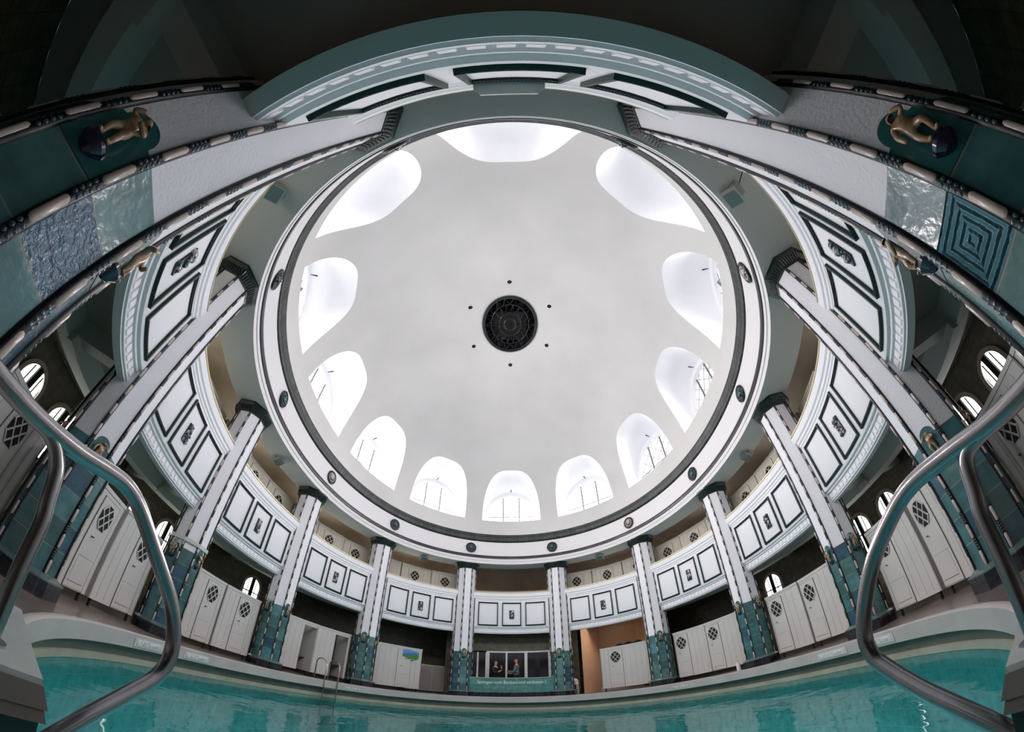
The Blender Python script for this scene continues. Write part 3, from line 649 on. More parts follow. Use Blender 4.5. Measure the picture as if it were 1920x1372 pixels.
# ------------------------------------------------------------------ balcony parapets
def half_span(a, b):
    n = 20; L = 0
    for i in range(n): L += (P(a+(b-a)*(i+1)/n, 0, 0)-P(a+(b-a)*i/n, 0, 0)).length
    return L
bays = [(-16.68, 16.68)]+[(COLS[i], COLS[i+1]) for i in range(5)]+[(163.62, 196.38)]+[(-COLS[i+1], -COLS[i]) for i in range(5)]
blab = ['straight ahead over the glazed lobby', 'over the orange stair opening', 'over the second pair of cabins right of the stair', 'over the right arched window', 'behind the right handrail top', 'steeply aslant beside the near right column',
        'overhead, with a grey box on its top edge', 'steeply aslant beside the near left column', 'left, behind the fourth and fifth columns', 'over the left arched window', 'over the two open cabin doorways', 'over the cabin with the green poster']
for bi, (a, b) in enumerate(bays):
    e = (b-a); td0 = (a+b)/2
    g = empty('balcony_parapet', frame(td0, .012, .297), 'white panelled balcony parapet '+blab[bi], 'balcony parapet', 'balcony parapets between the columns')
    G = g.matrix_world.inverted()
    def pb(m, name, mats, **k):
        for i, v in enumerate(m.v): m.v[i] = G @ v
        o = m.build(name, mats, **k); o.parent = g; return o
    pad = math.degrees(.030/speed(td0)); A, C = a+pad, b-pad
    m = MB(); m.sweep([(-.016, .385), (-.016, .297), (.0035, .297), (.0035, .301), (.0075, .3015), (.0085, .3045), (.0050, .306), (.0050, .326), (.0115, .3275), (.0120, .333), (.0185, .335), (.0200, .339), (.0205, .505), (.0225, .508), (.0225, .514), (.0255, .518), (.0255, .526), (.0290, .531), (.0300, .545), (.0300, .553), (.0150, .556), (-.005, .556), (-.005, .41)],
                  A, C, 24, [0, 1]+[0]*20)
    pb(m, 'parapet_wall', ['white', 'soffit'], smooth=30)
    m = MB(); m.sweep([(.026, .556), (.0305, .556), (.0305, .5595), (.026, .5595)], A, C, 24, 0, closed=True); pb(m, 'top_rail', 'brass')
    m = MB(); nd_ = 22
    for i in range(nd_):
        t0 = A+(C-A)*(i+.18)/nd_; t1 = A+(C-A)*(i+.82)/nd_
        m.sweep([(.0050, .309), (.0085, .309), (.0085, .323), (.0050, .323)], t0, t1, 1, 0, closed=True)
    pb(m, 'dentil_moulding', 'white')
    hb = e/2
    for (f0, f1) in ((-.72, -.295), (-.205, .205), (.295, .72)):
        q0, q1 = td0+hb*f0, td0+hb*f1; m = MB(); z0, z1 = .343, .495; w = .0056; dq = math.degrees(w/speed(td0)); O = .0265
        pr = lambda za, zb: [(.0195, za), (O-.001, za+.0012), (O, (za+zb)/2), (O-.001, zb-.0012), (.0195, zb)]
        m.sweep(pr(z0, z0+w), q0, q1, 10, 0); m.sweep(pr(z1-w, z1), q0, q1, 10, 0)
        for qa in (q0, q1-dq): m.sweep([(.0195, z0), (O, z0+.001), (O, z1-.001), (.0195, z1)], qa, qa+dq, 1, 0, closed=True)
        m.sweep([(.020, z0+w), (.0225, z0+w), (.0225, z0+w+.003), (.020, z0+w+.003)], q0+dq, q1-dq, 10, 1, closed=True); m.sweep([(.020, z1-w-.003), (.0225, z1-w-.003), (.0225, z1-w), (.020, z1-w)], q0+dq, q1-dq, 10, 1, closed=True)
        # rope of small lobes along the lower and upper bars
        nb = 26
        for zz in (z0+w+.001, z1-w-.001):
            for i in range(nb): p = P(q0+(q1-q0)*(i+.5)/nb, .0225, zz); m.ball(p, .021, 5, 3, 1)
        pb(m, 'panel_moulding', ['moulding', 'black'], smooth=60)
    dq = math.degrees(.0145/speed(td0))
    if bi != 6:
        m = MB(); m.sweep([(.020, .389), (.024, .389), (.024, .444), (.020, .444)], td0-dq, td0+dq, 2, 0, closed=True)
        rr = random.Random(bi)
        for i in range(26): m.ball(P(td0+dq*rr.uniform(-.8, .8), .0242, .392+.049*rr.random()), rr.uniform(.02, .05), 6, 4, rr.choice((1, 1, 2)))
        pb(m, 'relief_plaque', ['black', 'cluster', 'pill'], smooth=60)
# grey chamfered box on the overhead parapet
T = frame(180.4, .0205, .497); m = MB()
m.box(-.31, .31, -.10, .0, 0, .30); m.prism([(-.31, -.10), (.31, -.10), (.26, -.145), (-.26, -.145)], 0, .30)
e = empty('sign_box', T, 'plain grey chamfered box fixed to the overhead parapet', 'box')
o = m.build('housing', 'lamp'); o.parent = e
m = MB(); m.box(-.32, .32, -.012, .0, -.01, .31); o = m.build('back_plate', 'moulding'); o.parent = e

# ------------------------------------------------------------------ dressing cabins
def vent_open(hw, hh): return [(-hw, -hh*.45), (-hw, hh*.45), (-hw*.45, hh), (hw*.45, hh), (hw, hh*.45), (hw, -hh*.45), (hw*.45, -hh), (-hw*.45, -hh)]
def vent_parts(hw, hh, barmat):
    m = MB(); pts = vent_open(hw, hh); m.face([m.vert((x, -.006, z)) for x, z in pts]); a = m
    l = MB(); n = 3
    for d in (1, -1):
        for i in range(-n, n+1):
            c = (i+.5)*hh*.92; seg = []
            for k in range(61):
                x = -hw+2*hw*k/60; z = c+d*x*hh/hw
                lim = hh if abs(x) <= hw*.45 else hh-(abs(x)-hw*.45)/(hw*.55)*hh*.55
                if abs(z) <= lim: seg.append((x, z))
            if len(seg) > 2: l.tube([(seg[0][0], -.012, seg[0][1]), (seg[-1][0], -.012, seg[-1][1])], .013, 4)
    return a, l
CB, CT = -.072, .163
def cabin_run(t0, t1, doors, open_doors, label, off=-.022, z0=CB, z1=CT, m_='cabin', vz=.104, group='white dressing cabins on the pool deck', name='dressing_cabin', depth=.11, vents=True, dw=.58):
    """one cabin unit: front panel between t0 and t1 with its doors; angles increase to the viewer's right"""
    T = frame((t0+t1)/2, off, z0); c = empty(name, T, label, 'dressing cabin', group); G = T.inverted()
    pa, pc = G @ P(t0, off, z0), G @ P(t1, off, z0); x0, x1 = pa.x, pc.x; hgt = (z1-z0)*S
    dx = lambda t: (G @ P(t, off, z0)).x
    m = MB(); segs = []; cur = x0
    ods = sorted((dx(d), dx(d)+dw) for d in open_doors)
    for q0, q1 in ods:
        m.box(cur, q0, 0, .04, 0, hgt); m.box(q0, q1, 0, .04, hgt-.13, hgt); cur = q1
    m.box(cur, x1, 0, .04, 0, hgt)
    m.box(x0, x1, -.012, .05, hgt-.05, hgt+.012)
    m.box(x0, x0+.03, .0, depth*S, 0, hgt); m.box(x1-.03, x1, .0, depth*S, 0, hgt)
    for q0, q1 in ods: m.box(q0-.05, q0-.02, .04, depth*S, 0, hgt)
    o = m.build('front_panel', m_); o.parent = c
    m = MB()
    if ods:
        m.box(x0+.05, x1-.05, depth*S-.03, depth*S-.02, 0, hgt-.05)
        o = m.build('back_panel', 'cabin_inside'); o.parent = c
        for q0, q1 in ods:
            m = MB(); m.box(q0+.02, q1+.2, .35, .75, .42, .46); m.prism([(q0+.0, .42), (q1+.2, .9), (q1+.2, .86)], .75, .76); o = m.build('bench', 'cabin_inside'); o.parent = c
    for x in ((x0+.12, x1-.12) if z0 < 0 else ()):
        m = MB(); m.box(x-.02, x+.02, .02, .06, -(z0+ZD)*S, .0); o = m.build('foot', 'void'); o.parent = c
    for d in doors:
        q0 = dx(d); q1 = q0+dw; D = MB(); D.box(q0, q1, -.016, .0, .02, hgt-.12)
        D.box(q0+.07, q1-.07, -.022, -.016, .12, .52*hgt*.62)
        do = D.build('door', m_); do.parent = c
        Gv = MB()
        for x in (q0-.005, q1+.002): Gv.box(x-.003, x+.004, -.018, -.002, .0, hgt-.12)
        Gv.box(q0, q1, -.018, -.002, hgt-.125, hgt-.118)
        for (a_, b_, c_, e_) in ((q0+.07, q1-.07, .115, .12), (q0+.07, q1-.07, .52*hgt*.62, .52*hgt*.62+.005)): Gv.box(a_, b_, -.024, -.01, c_, e_)
        g_ = Gv.build('door_joint', 'cabin_groove'); g_.parent = do
        if vents:
            va, vl = vent_parts(.205, .215, m_); vx = (q0+q1)/2; vh = (vz-z0)*S
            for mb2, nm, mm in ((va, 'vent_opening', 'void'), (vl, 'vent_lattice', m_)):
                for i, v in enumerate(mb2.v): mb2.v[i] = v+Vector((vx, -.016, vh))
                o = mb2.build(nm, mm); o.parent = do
        H_ = MB(); H_.tube([(q0+.16, -.016, (.052-z0)*S), (q0+.16, -.045, (.052-z0)*S), (q0+.20, -.045, (.052-z0)*S)], .010, 6)
        o = H_.build('door_handle', 'void'); o.parent = do
    # tongue and groove joints of the fixed panel
    m = MB(); x = x0+.18
    while x < x1-.1:
        if not any(a_-.05 < x < b_+.05 for a_, b_ in ods+[(dx(d), dx(d)+dw) for d in doors]): m.box(x, x+.004, -.002, .002, .05, hgt-.1)
        x += .22
    if m.v: o = m.build('panel_joint', 'cabin_groove'); o.parent = c
    return c
# right side (angles increase to the right as seen from the pool)
R = cabin_run
R(28.3, 43.4, [31.2], [], 'cabin block standing alone beside the orange stair opening, clothing on top')
R(51.6, 61.3, [51.9], [], 'left cabin of the bay right of the orange stair opening'); R(61.5, 72.6, [61.7], [], 'right cabin of the bay right of the orange stair opening')
R(80.2, 89.4, [80.7], [], 'left cabin below the right arched window'); R(89.6, 100.6, [89.9], [], 'right cabin below the right arched window')
R(108.2, 118.2, [109.2], [], 'cabin half hidden by the right handrail'); R(118.4, 128.6, [118.7], [], 'cabin right of the right handrail bend, beside the near column foot')
R(129.9, 139.9, [131.9], [], 'cabin set back, crossed by the top of the right handrail', off=-.12); R(140.1, 150.3, [142.0], [], 'cabin set back, cut by the right edge of the photograph', off=-.12); R(150.5, 160.5, [152.4], [], 'cabin behind the near right column', off=-.12)
def Lf(t0, t1, d, od, lab): R(-t1, -t0, [-x for x in d], [-x for x in od], lab)
Lf(28.7, 43.4, [35.5], [], 'cabin block with a green and blue poster') if False else R(-43.4, -28.7, [-36.6], [], 'cabin block with a green and blue poster on it', vents=False)
R(-72.8, -62.0+.0, [], [-66.2], 'cabin with an open doorway next to the third column'); R(-61.8, -51.6, [], [-56.4], 'cabin with an open doorway behind the pool ladder')
R(-89.9-.0, -80.0, [-86.0], [], 'right cabin below the left arched window'); R(-100.6, -90.1, [-95.2], [], 'left cabin below the left arched window')
R(-118.0, -108.2, [-113.6], [], 'cabin half hidden behind the left handrail'); R(-128.6, -118.2, [-123.4], [], 'cabin left of the left handrail, above the near column foot')
R(-139.9, -129.9, [-136.9], [], 'cabin set back, crossed by the top of the left handrail', off=-.12); R(-150.3, -140.1, [-147.0], [], 'cabin set back, cut by the left edge of the photograph', off=-.12); R(-160.5, -150.5, [-157.3], [], 'cabin behind the near left column', off=-.12)

# gallery cabins behind the parapets
gl = {0: 'over the stair opening bay', 1: 'over the second bay', 2: 'over the arched window bay', 3: 'over the fourth bay', 4: 'over the bay nearest the camera'}
for sg in (-1, 1):
    for bi in range(5):
        a, b = COLS[bi], COLS[bi+1]; n = 3; c0 = (a+b)/2
        for k in range(n):
            wb = (b-a-.5)/3; lo = a+.25+wb*k; hi = lo+wb-.12
            dw_ = .58; d0 = lo+wb*.3
            lab = 'cream gallery cabin %s, %s side, %s' % (gl[bi], 'left' if sg < 0 else 'right', ('first from front', 'middle one', 'last from front')[k])
            if sg > 0: R(lo, hi, [d0], [], lab, off=-.10, z0=.412, z1=.69, m_='cream', vz=.627, group='cream cabins on the gallery', name='gallery_cabin', depth=.05)
            else: R(-hi, -lo, [-d0-math.degrees(dw_/S/speed(d0))], [], lab, off=-.10, z0=.412, z1=.69, m_='cream', vz=.627, group='cream cabins on the gallery', name='gallery_cabin', depth=.05)
m = MB(); m.sweep([(-.13, .412), (-.13, .60), (-.14, .61)], -19, 19, 16, 0); struct(m.build('wall_gallery', 'vault', smooth=30))

# ------------------------------------------------------------------ front bay
m = MB(); m.sweep([(.030, -.066), (.030, .022), (-.005, .022), (-.005, -ZD)], -14.2, 14.2, 20, 0)
fp = empty('low_parapet', frame(0, .03, -ZD), 'low teal tiled parapet lettered across its top course', 'parapet'); G = fp.matrix_world.inverted()
def lp(m, name, mats, **k):
    for i, v in enumerate(m.v): m.v[i] = G @ v
    o = m.build(name, mats, **k); o.parent = fp; return o
lp(m, 'tiled_face', 'parteal')
m = MB(); m.sweep([(-.008, .022), (.033, .022), (.033, .0255), (-.008, .0255)], -14.2, 14.2, 20, 0, closed=True); lp(m, 'coping', 'kerb')
m = MB(); m.sweep([(.034, -ZD), (.034, -.066), (.030, -.064)], -14.2, 14.2, 20, 0); lp(m, 'plinth', 'plinth')
def text_mesh(txt, size, bold=0.):
    cu = bpy.data.curves.new('t', 'FONT'); cu.body = txt; cu.size = size; cu.align_x = 'CENTER'; cu.align_y = 'CENTER'; cu.extrude = .004; cu.offset = bold
    o = bpy.data.objects.new('t', cu); COL.objects.link(o); dg = bpy.context.evaluated_depsgraph_get(); dg.update()
    me = bpy.data.meshes.new_from_object(o.evaluated_get(dg)); bpy.data.objects.remove(o); return me
def curved_text(txt, size, width, tc, off, z, name, parent=None, mt='letter', bold=.004):
    me = text_mesh(txt, size, bold); xs = [v.co.x for v in me.vertices]; w = max(xs)-min(xs); k = width/w
    for v in me.vertices:
        x, y, d = v.co.x*k, v.co.y, v.co.z; t = tc+dt(tc, x/S); v.co = P(t, off+.0006+d/S, z+y/S)
    me.materials.clear(); me.materials.append(M[mt]); o = bpy.data.objects.new(name, me); COL.objects.link(o)
    if parent:
        o.data.transform(parent.matrix_world.inverted()); o.parent = parent
    return o
curved_text('Springen vom Beckenrand verboten !', .185, 2.80, 0, .030, -.003, 'lettering', fp, bold=.0)
for sg, txt, t0, t1 in ((-1, 'NICHTSCHWIMMER', -119.4, -112.2), (-1, 'NUR FÜR SCHWIMMER', -106.6, -100.0), (1, 'NUR FÜR SCHWIMMER', 99.6, 107.2), (1, 'NICHTSCHWIMMER', 112.6, 118.9)):
    tc = (t0+t1)/2; w = (P(t0, .14, 0)-P(t1, .14, 0)).length
    e = empty('sign_plate', frame(tc, .1405, -.104), 'pale kerb sign reading '+txt+(' at the left handrail' if sg < 0 else ' at the right handrail'), 'sign', 'lettered plates on the pool kerb'); Gi = e.matrix_world.inverted()
    m = MB(); m.sweep([(.139, -.1135), (.1412, -.1135), (.1412, -.0945), (.139, -.0945)], t0, t1, 4, 0, closed=True)
    for i, v in enumerate(m.v): m.v[i] = Gi @ v
    o = m.build('plate', 'plate'); o.parent = e
    curved_text(txt, .125, w*.95, tc, .1412, -.104, 'lettering', e, 'letter', bold=.0)
for t, lab in ((-55.1, 'left'), (58., 'right')):
    o = curved_text('Tiefe 2,40 m', .11, .72, t, .1398, -.104, 'depth_marking', None, 'letter', bold=.0)
    tag(o, 'white depth lettering reading Tiefe 2,40 m on the kerb, '+('beside the pool ladder' if t < 0 else 'below the right cabins'), 'lettering', 'depth markings on the kerb')
# glazed partition
gp = empty('glazed_partition', frame(2.3, FW+.002, -ZD), 'white framed glazed lobby partition behind the teal parapet', 'partition'); Gp = gp.matrix_world.inverted()
def gpx(t, off): return Gp @ P(t, off, 0)
def gpb(name, mt, fn):
    m = MB(); fn(m)
    for i, v in enumerate(m.v): m.v[i] = Gp @ v
    o = m.build(name, mt); o.parent = gp
PO = FW+.006
gpb('top_rail', 'frame', lambda m: m.sweep([(PO-.008, .188), (PO, .188), (PO, .198), (PO-.008, .198)], -7.6, 15, 10, 0, closed=True))
for t, w in ((-7.3, 1.2), (-1.5, .55), (4.45, .9), (11.6, .7), (-14.5, .5), (-10.3, .5)):
    gpb('mullion', 'frame', lambda m: m.sweep([(PO-.008, -ZD), (PO, -ZD), (PO, .19), (PO-.008, .19)], t-w/2, t+w/2, 1, 0, closed=True))
gpb('glass', 'dglass', lambda m: m.sweep([(PO-.006, -ZD), (PO-.006, .19)], -17.4, 15, 10, 0))
gpb('base_panel', 'ambul2', lambda m: m.sweep([(PO-.004, -ZD), (PO-.004, -.02)], -17.4, 15, 10, 0))

# two people behind the parapet
def person(T, label, top, skinm, hairm, pose, trous='trouser'):
    e = empty('person', T, label, 'person')
    def grow(V, chains, name, mt, parent=None, sub=2):
        idx = {}; vs = []; rs = []; es = []
        for ch in chains:
            pv = None
            for k in ch:
                if k not in idx: idx[k] = len(vs); vs.append(V[k][0]); rs.append(V[k][1])
                if pv is not None: es.append((idx[pv], idx[k]))
                pv = k
        me = skin_mesh(vs, es, rs, 0, sub); me.name = name; me.materials.append(M[mt]); me.polygons.foreach_set('material_index', [0]*len(me.polygons))
        o = bpy.data.objects.new(name, me); COL.objects.link(o); o.parent = parent or e; return o
    J = dict(pel=((0, 0, .95), (.15, .11)), wai=((0, 0, 1.10), (.13, .10)), che=((0, .01, 1.30), (.17, .12)), upc=((0, .015, 1.40), (.12, .09)), nek=((0, .008, 1.485), .044), hd0=((0, -.018, 1.575), (.062, .072)), hd1=((0, -.015, 1.66), (.074, .090)), hd2=((0, .0, 1.72), (.05, .06)),
             lh=((-.09, 0, .90), .09), lk=((-.10, -.01, .50), .06), la=((-.10, .02, .09), .042), lt=((-.11, -.13, .035), .035),
             rh=((.09, 0, .90), .09), rk=((.10, -.01, .50), .06), ra=((.10, .02, .09), .042), rt=((.11, -.13, .035), .035))
    J.update(pose)
    fing = {}
    chains = [['pel', 'wai', 'che', 'upc', 'nek', 'hd0', 'hd1', 'hd2'], ['upc', 'ls', 'le', 'lw', 'lp'], ['upc', 'rs', 're', 'rw', 'rp'], ['pel', 'lh', 'lk', 'la', 'lt'], ['pel', 'rh', 'rk', 'ra', 'rt']]
    for s in 'lr':
        w = Vector(J[s+'w'][0]); p = Vector(J[s+'p'][0]); d = (p-w).normalized(); sd = d.cross(Vector((0, 1, .2))).normalized(); nn = d.cross(sd)
        for i, (o_, ln) in enumerate(((-.027, .055), (-.009, .068), (.009, .062), (.027, .050))):
            a = p+sd*o_+d*.02; b = a+d*ln*.55+nn*.008; c = b+d*ln*.35+nn*.022
            for q, v in enumerate((a, b, c)): J['%sf%d%d' % (s, i, q)] = (tuple(v), .009)
            chains.append([s+'p']+['%sf%d%d' % (s, i, q) for q in range(3)])
        a = w.lerp(p, .5)-sd*.035; b = a-sd*.018+d*.035; J[s+'t0'] = (tuple(a), .011); J[s+'t1'] = (tuple(b), .010); chains.append([s+'p', s+'t0', s+'t1'])
    body = grow(J, chains, 'body', skinm)
    inf = lambda r, k: tuple(x*k+.008 for x in r) if isinstance(r, tuple) else r*k+.008
    Jt = {k: (v[0], inf(v[1], 1.10)) for k, v in J.items()}
    Jt['hem'] = ((0, 0, .86), (.165, .125)); Jt['upc'] = ((0, .015, 1.40), (.15, .105))
    grow(Jt, [['pel', 'wai', 'che', 'upc'], ['pel', 'hem'], ['upc', 'ls', 'le', 'lw'], ['upc', 'rs', 're', 'rw']], 'sweater', top)
    grow(Jt, [['pel', 'lh', 'lk', 'la'], ['pel', 'rh', 'rk', 'ra']], 'trousers', trous)
    m = MB(); hz = Vector(J['hd1'][0])
    if top == 'cloth_grey':
        c_ = MB(); c_.tube([(.062*cos(2*pi*i/16), .008+.058*sin(2*pi*i/16), 1.478+.008*sin(2*pi*i/16)) for i in range(17)], .014, 6, caps=False); o = c_.build('collar', 'white_cloth', smooth=70); o.parent = e
    m.ball(hz+Vector((0, .022, .028)), .098, 12, 8, sc=(.92, 1.0, .95))
    if hairm: 
        m.v = [v if not (v.y < hz.y-.045 and v.z < hz.z+.045) else Vector((v.x*.8, hz.y-.02, v.z)) for v in m.v]; o = m.build('hair', hairm, smooth=80); o.parent = e
    m = MB(); m.tube([hz+Vector((0, -.085, .0)), hz+Vector((0, -.100, -.028)), hz+Vector((0, -.086, -.040))], [.007, .010, .007], 6)
    for s in (-1, 1): m.ball(hz+Vector((s*.078, .0, -.02)), .026, 6, 4, sc=(.4, .7, 1.1))
    o = m.build('nose_and_ears', skinm, smooth=80); o.parent = body
    m = MB()
    for s in (-1, 1): m.ball(hz+Vector((s*.030, -.086, .004)), .010, 6, 4)
    m.tube([hz+Vector((-.024, -.083, -.066)), hz+Vector((0, -.090, -.068)), hz+Vector((.024, -.083, -.066))], .006, 5)
    o = m.build('eyes_and_mouth', 'hair', smooth=80); o.parent = body
    return e
T = Matrix.Translation((-.091*S-.02, 1.262*S, 0)) @ Matrix.Rotation(radians(55), 4, 'Z') @ Matrix.Scale(.90, 4)
person(T, 'person in a black V-neck top raising a hand to the mouth, behind the parapet', 'cloth_black', 'skin', 'hair', dict(
    ls=((-.18, .01, 1.38), .062), le=((-.27, -.10, 1.16), .045), lw=((-.13, -.28, 1.20), .032), lp=((-.08, -.33, 1.24), (.035, .022)),
    rs=((.18, .01, 1.38), .062), re=((.26, -.12, 1.18), .045), rw=((.12, -.26, 1.38), .032), rp=((.07, -.27, 1.45), (.035, .022))))
T = Matrix.Translation((.030*S, 1.268*S, 0)) @ Matrix.Rotation(radians(-100), 4, 'Z') @ Matrix.Scale(.955, 4)
person(T, 'bald person in a grey jacket with white collar, facing the other person', 'cloth_grey', 'skin_red', None, dict(
    ls=((-.19, .01, 1.38), .065), le=((-.26, -.06, 1.12), .048), lw=((-.20, -.26, 1.06), .034), lp=((-.18, -.33, 1.08), (.036, .024)),
    rs=((.19, .01, 1.38), .065), re=((.26, -.08, 1.13), .048), rw=((.16, -.27, 1.14), .034), rp=((.14, -.34, 1.17), (.036, .024))))

# orange stair opening in the right front bay
m = MB()
m.quad(P(21.4, -.13, -ZD), P(24.2, -.34, -ZD), P(24.2, -.34, .36), P(21.4, -.13, .36)); m.quad(P(24.2, -.34, -ZD), P(34, -.34, -ZD), P(34, -.34, .36), P(24.2, -.34, .36)); m.quad(P(34, -.34, -ZD), P(46, -.20, -ZD), P(46, -.20, .36), P(34, -.34, .36))
struct(m.build('wall_stair', 'orange'))
m = MB(); T = frame(27.5, -.24, -ZD)
for i in range(8): m.box(-.45+.17*i, 1.4, .0, .55, .17*i, .17*(i+1))
o = m.build('staircase', 'ambul', T=T); tag(o, 'dark stair flight rising behind the lone cabin', 'staircase')
ls_ = bpy.data.lights.new('stair_fill_light', 'AREA'); ls_.size = .5; ls_.energy = 55; ls_.color = (1, .82, .62)  # unseen area light added to brighten the orange stairwell
lo_ = bpy.data.objects.new('stair_fill_light', ls_); COL.objects.link(lo_); lo_.location = P(29, -.20, .37)
# bundle of clothes on the lone cabin
m = MB(); T = frame(36.8, -.05, CT+.002)
for i in range(14):
    a = i*.7; m.tube([(-.5+.075*i, .0, .02), (-.45+.075*i, -.05+.03*sin(a), .07+.035*sin(a*1.7)), (-.36+.075*i, .06, .02)], .028, 6)
o = m.build('clothes_bundle', 'cloth_black', T=T, smooth=60); tag(o, 'crumpled dark clothes lying on the lone cabin', 'clothes')
# lockers and a panel left of the lobby
e = empty('metal_locker', frame(-23.6, -.30, -ZD), 'dull grey low lockers in the dim gap beside the poster cabin', 'locker')
m = MB(); m.box(-.85, .85, -.25, .25, .05, 1.25); o = m.build('body', 'ambul2'); o.parent = e
for x in (-.8, -.25, .3):
    m = MB(); m.box(x, x+.5, -.27, -.25, .1, 1.2); o = m.build('door', 'ambul'); o.parent = e
# poster
T = frame(-32.6, -.0235, .124); T = T @ Matrix.Translation((0, -.025, 0))
e = empty('wall_poster', T, 'torn blue and green landscape poster taped to a cabin', 'poster')
def poster_mat():
    m = bpy.data.materials.new('poster_print'); m.use_nodes = True; nt = m.node_tree; L = nt.links.new; b = nt.nodes['Principled BSDF']; b.inputs['Roughness'].default_value = .4
    tc = nd(nt, 'ShaderNodeTexCoord'); n = nd(nt, 'ShaderNodeTexNoise'); n.inputs['Scale'].default_value = 6; L(tc.outputs['Object'], n.inputs['Vector'])
    sp = nd(nt, 'ShaderNodeSeparateXYZ'); L(tc.outputs['Object'], sp.inputs[0])
    h = mth(nt, 'ADD', mth(nt, 'MULTIPLY', sp.outputs[2], 3.2), mth(nt, 'MULTIPLY', n.outputs['Fac'], .8)); h = mth(nt, 'SUBTRACT', h, mth(nt, 'MULTIPLY', sp.outputs[0], .5))
    r = nd(nt, 'ShaderNodeValToRGB'); r.color_ramp.elements[0].color = (.05, .22, .02, 1); r.color_ramp.elements[1].color = (.10, .25, .55, 1); r.color_ramp.elements[0].position = .32; r.color_ramp.elements[1].position = .62
    x = r.color_ramp.elements.new(.45); x.color = (.03, .10, .45, 1); L(h, r.inputs[0]); L(r.outputs[0], b.inputs['Base Color']); return m
m = MB(); pts = [(-.34, .17), (-.1, .19), (.34, .12), (.35, -.10), (.30, -.17), (.1, -.15), (-.08, -.19), (-.2, -.14), (-.36, -.10)]
m.prism(pts, 0, .004, 0, Matrix.Rotation(radians(90), 4, 'X')); o = m.build('print', poster_mat()); o.parent = e
m = MB()
for x, z in ((-.18, -.20), (.06, -.24), (.12, -.21)): m.box(x-.05, x+.04, -.004, 0, z-.015, z+.012)
o = m.build('torn_strip', 'cluster'); o.parent = e
# white bottle by the third right column, odds and ends by the lobby
T = frame(74.0, .086, -ZD); m = MB()
for (r0, z0, r1, z1) in ((.055, 0, .065, .03), (.065, .03, .062, .20), (.062, .20, .05, .24), (.05, .24, .02, .26), (.02, .26, .022, .30)): m.prism([(r0*cos(2*pi*i/12), r0*sin(2*pi*i/12)) for i in range(12)], z0, z1, 0, pts1=[(r1*cos(2*pi*i/12), r1*sin(2*pi*i/12)) for i in range(12)])
e = empty('plastic_bottle', T, 'white plastic bottle at the foot of a right hand column', 'bottle'); o = m.build('bottle_body', 'white_cloth', smooth=50); o.parent = e
m = MB(); m.prism([(.026*cos(2*pi*i/10), .026*sin(2*pi*i/10)) for i in range(10)], .29, .33); o = m.build('cap', 'plate'); o.parent = e
T = frame(19.3, -.075, -ZD); e = empty('cleaning_cart', T, 'small stool with a white cloth and yellow bottles beside the stair opening', 'stool')
m = MB(); m.box(-.16, .16, -.15, .15, .42, .46); o = m.build('seat', 'ambul2'); o.parent = e
for x in (-.13, .13):
    for y in (-.12, .12): m = MB(); m.box(x-.015, x+.015, y-.015, y+.015, 0, .42); o = m.build('leg', 'frame'); o.parent = e
m = MB(); m.ball((.0, -.02, .56), .16, 10, 7, sc=(1.1, .8, .8)); m.ball((.10, -.05, .46), .09, 8, 6); o = m.build('towel', 'white_cloth', smooth=80); tag(o, 'white towel heaped on the small stool', 'towel'); o.matrix_world = T
m = MB(); m.prism([(.05*cos(2*pi*i/10)-.08, .05*sin(2*pi*i/10)-.20) for i in range(10)], 0, .24); m.prism([(.02*cos(2*pi*i/10)-.08, .02*sin(2*pi*i/10)-.20) for i in range(10)], .24, .29); o = m.build('cleaner_bottle', mat('yellow_plastic', (.45, .33, .05), .4), T=T); tag(o, 'yellow cleaner bottle standing in front of the stool', 'bottle')

# ------------------------------------------------------------------ flood lamps under the drum
fl = [(149.3, .030, 'large flood lamp under the drum, right of the overhead parapet'), (-149.0, -.015, 'flood lamp peeping past the near left column'), (-90.6, -.030, 'flood lamp on the left side between third and fourth columns'), (90.6, -.030, 'flood lamp on the right side between third and fourth columns'),
      (-32.8, -.012, 'flood lamp left of the front bay'), (32.8, -.012, 'flood lamp right of the front bay')]
for t, of, lab in fl:
    T = frame(t, of, .738); e = empty('flood_lamp', T, lab, 'lamp', 'flood lamps under the drum soffit')
    m = MB(); m.box(-.12, .12, -.07, .09, -.10, -.0); o = m.build('junction_box', 'lamp'); o.parent = e
    Tt = Matrix.Translation((0, -.16, -.13)) @ Matrix.Rotation(radians(-28), 4, 'X')
    m = MB(); m.box(-.16, .16, -.13, .13, -.035, .05, 0, Tt); m.tube([(-.06, -.05, -.05), (-.06, -.1, -.10)], .012, 5); m.tube([(.06, -.05, -.05), (.06, -.1, -.10)], .012, 5); o = m.build('lamp_head', 'lamp'); o.parent = e
    m = MB(); m.box(-.14, .14, -.11, .11, -.040, -.034, 0, Tt); o = m.build('lens', 'lampglass'); o.parent = e
T = frame(149.3, .030, .738); m = MB(); m.tube([T @ Vector((0, .08, -.02)), P(150.5, -.02, .736)], .008, 5)
o = m.build('lamp_cable', 'void'); tag(o, 'thin dark cable running from the large flood lamp', 'cable')

# ------------------------------------------------------------------ pool ladder at the far left
Tl = frame(-62.6, .128, -.088); e = empty('pool_ladder', Tl, 'slim chrome pool ladder at the kerb before the open doorways', 'ladder')
for x in (-.27, .27):
    m = MB(); m.tube([(x, .38, .0), (x, .38, .55), (x, .34, .63), (x, .24, .67), (x, .10, .67), (x, .0, .63), (x, -.10, .50), (x, -.11, -.3), (x, -.11, -1.6)], .019, 8); o = m.build('side_rail', 'steel', smooth=60); o.parent = e
for i in range(5):
    m = MB(); m.box(-.27, .27, -.15, -.07, -.25-.28*i, -.23-.28*i); o = m.build('rung', 'steel'); o.parent = e

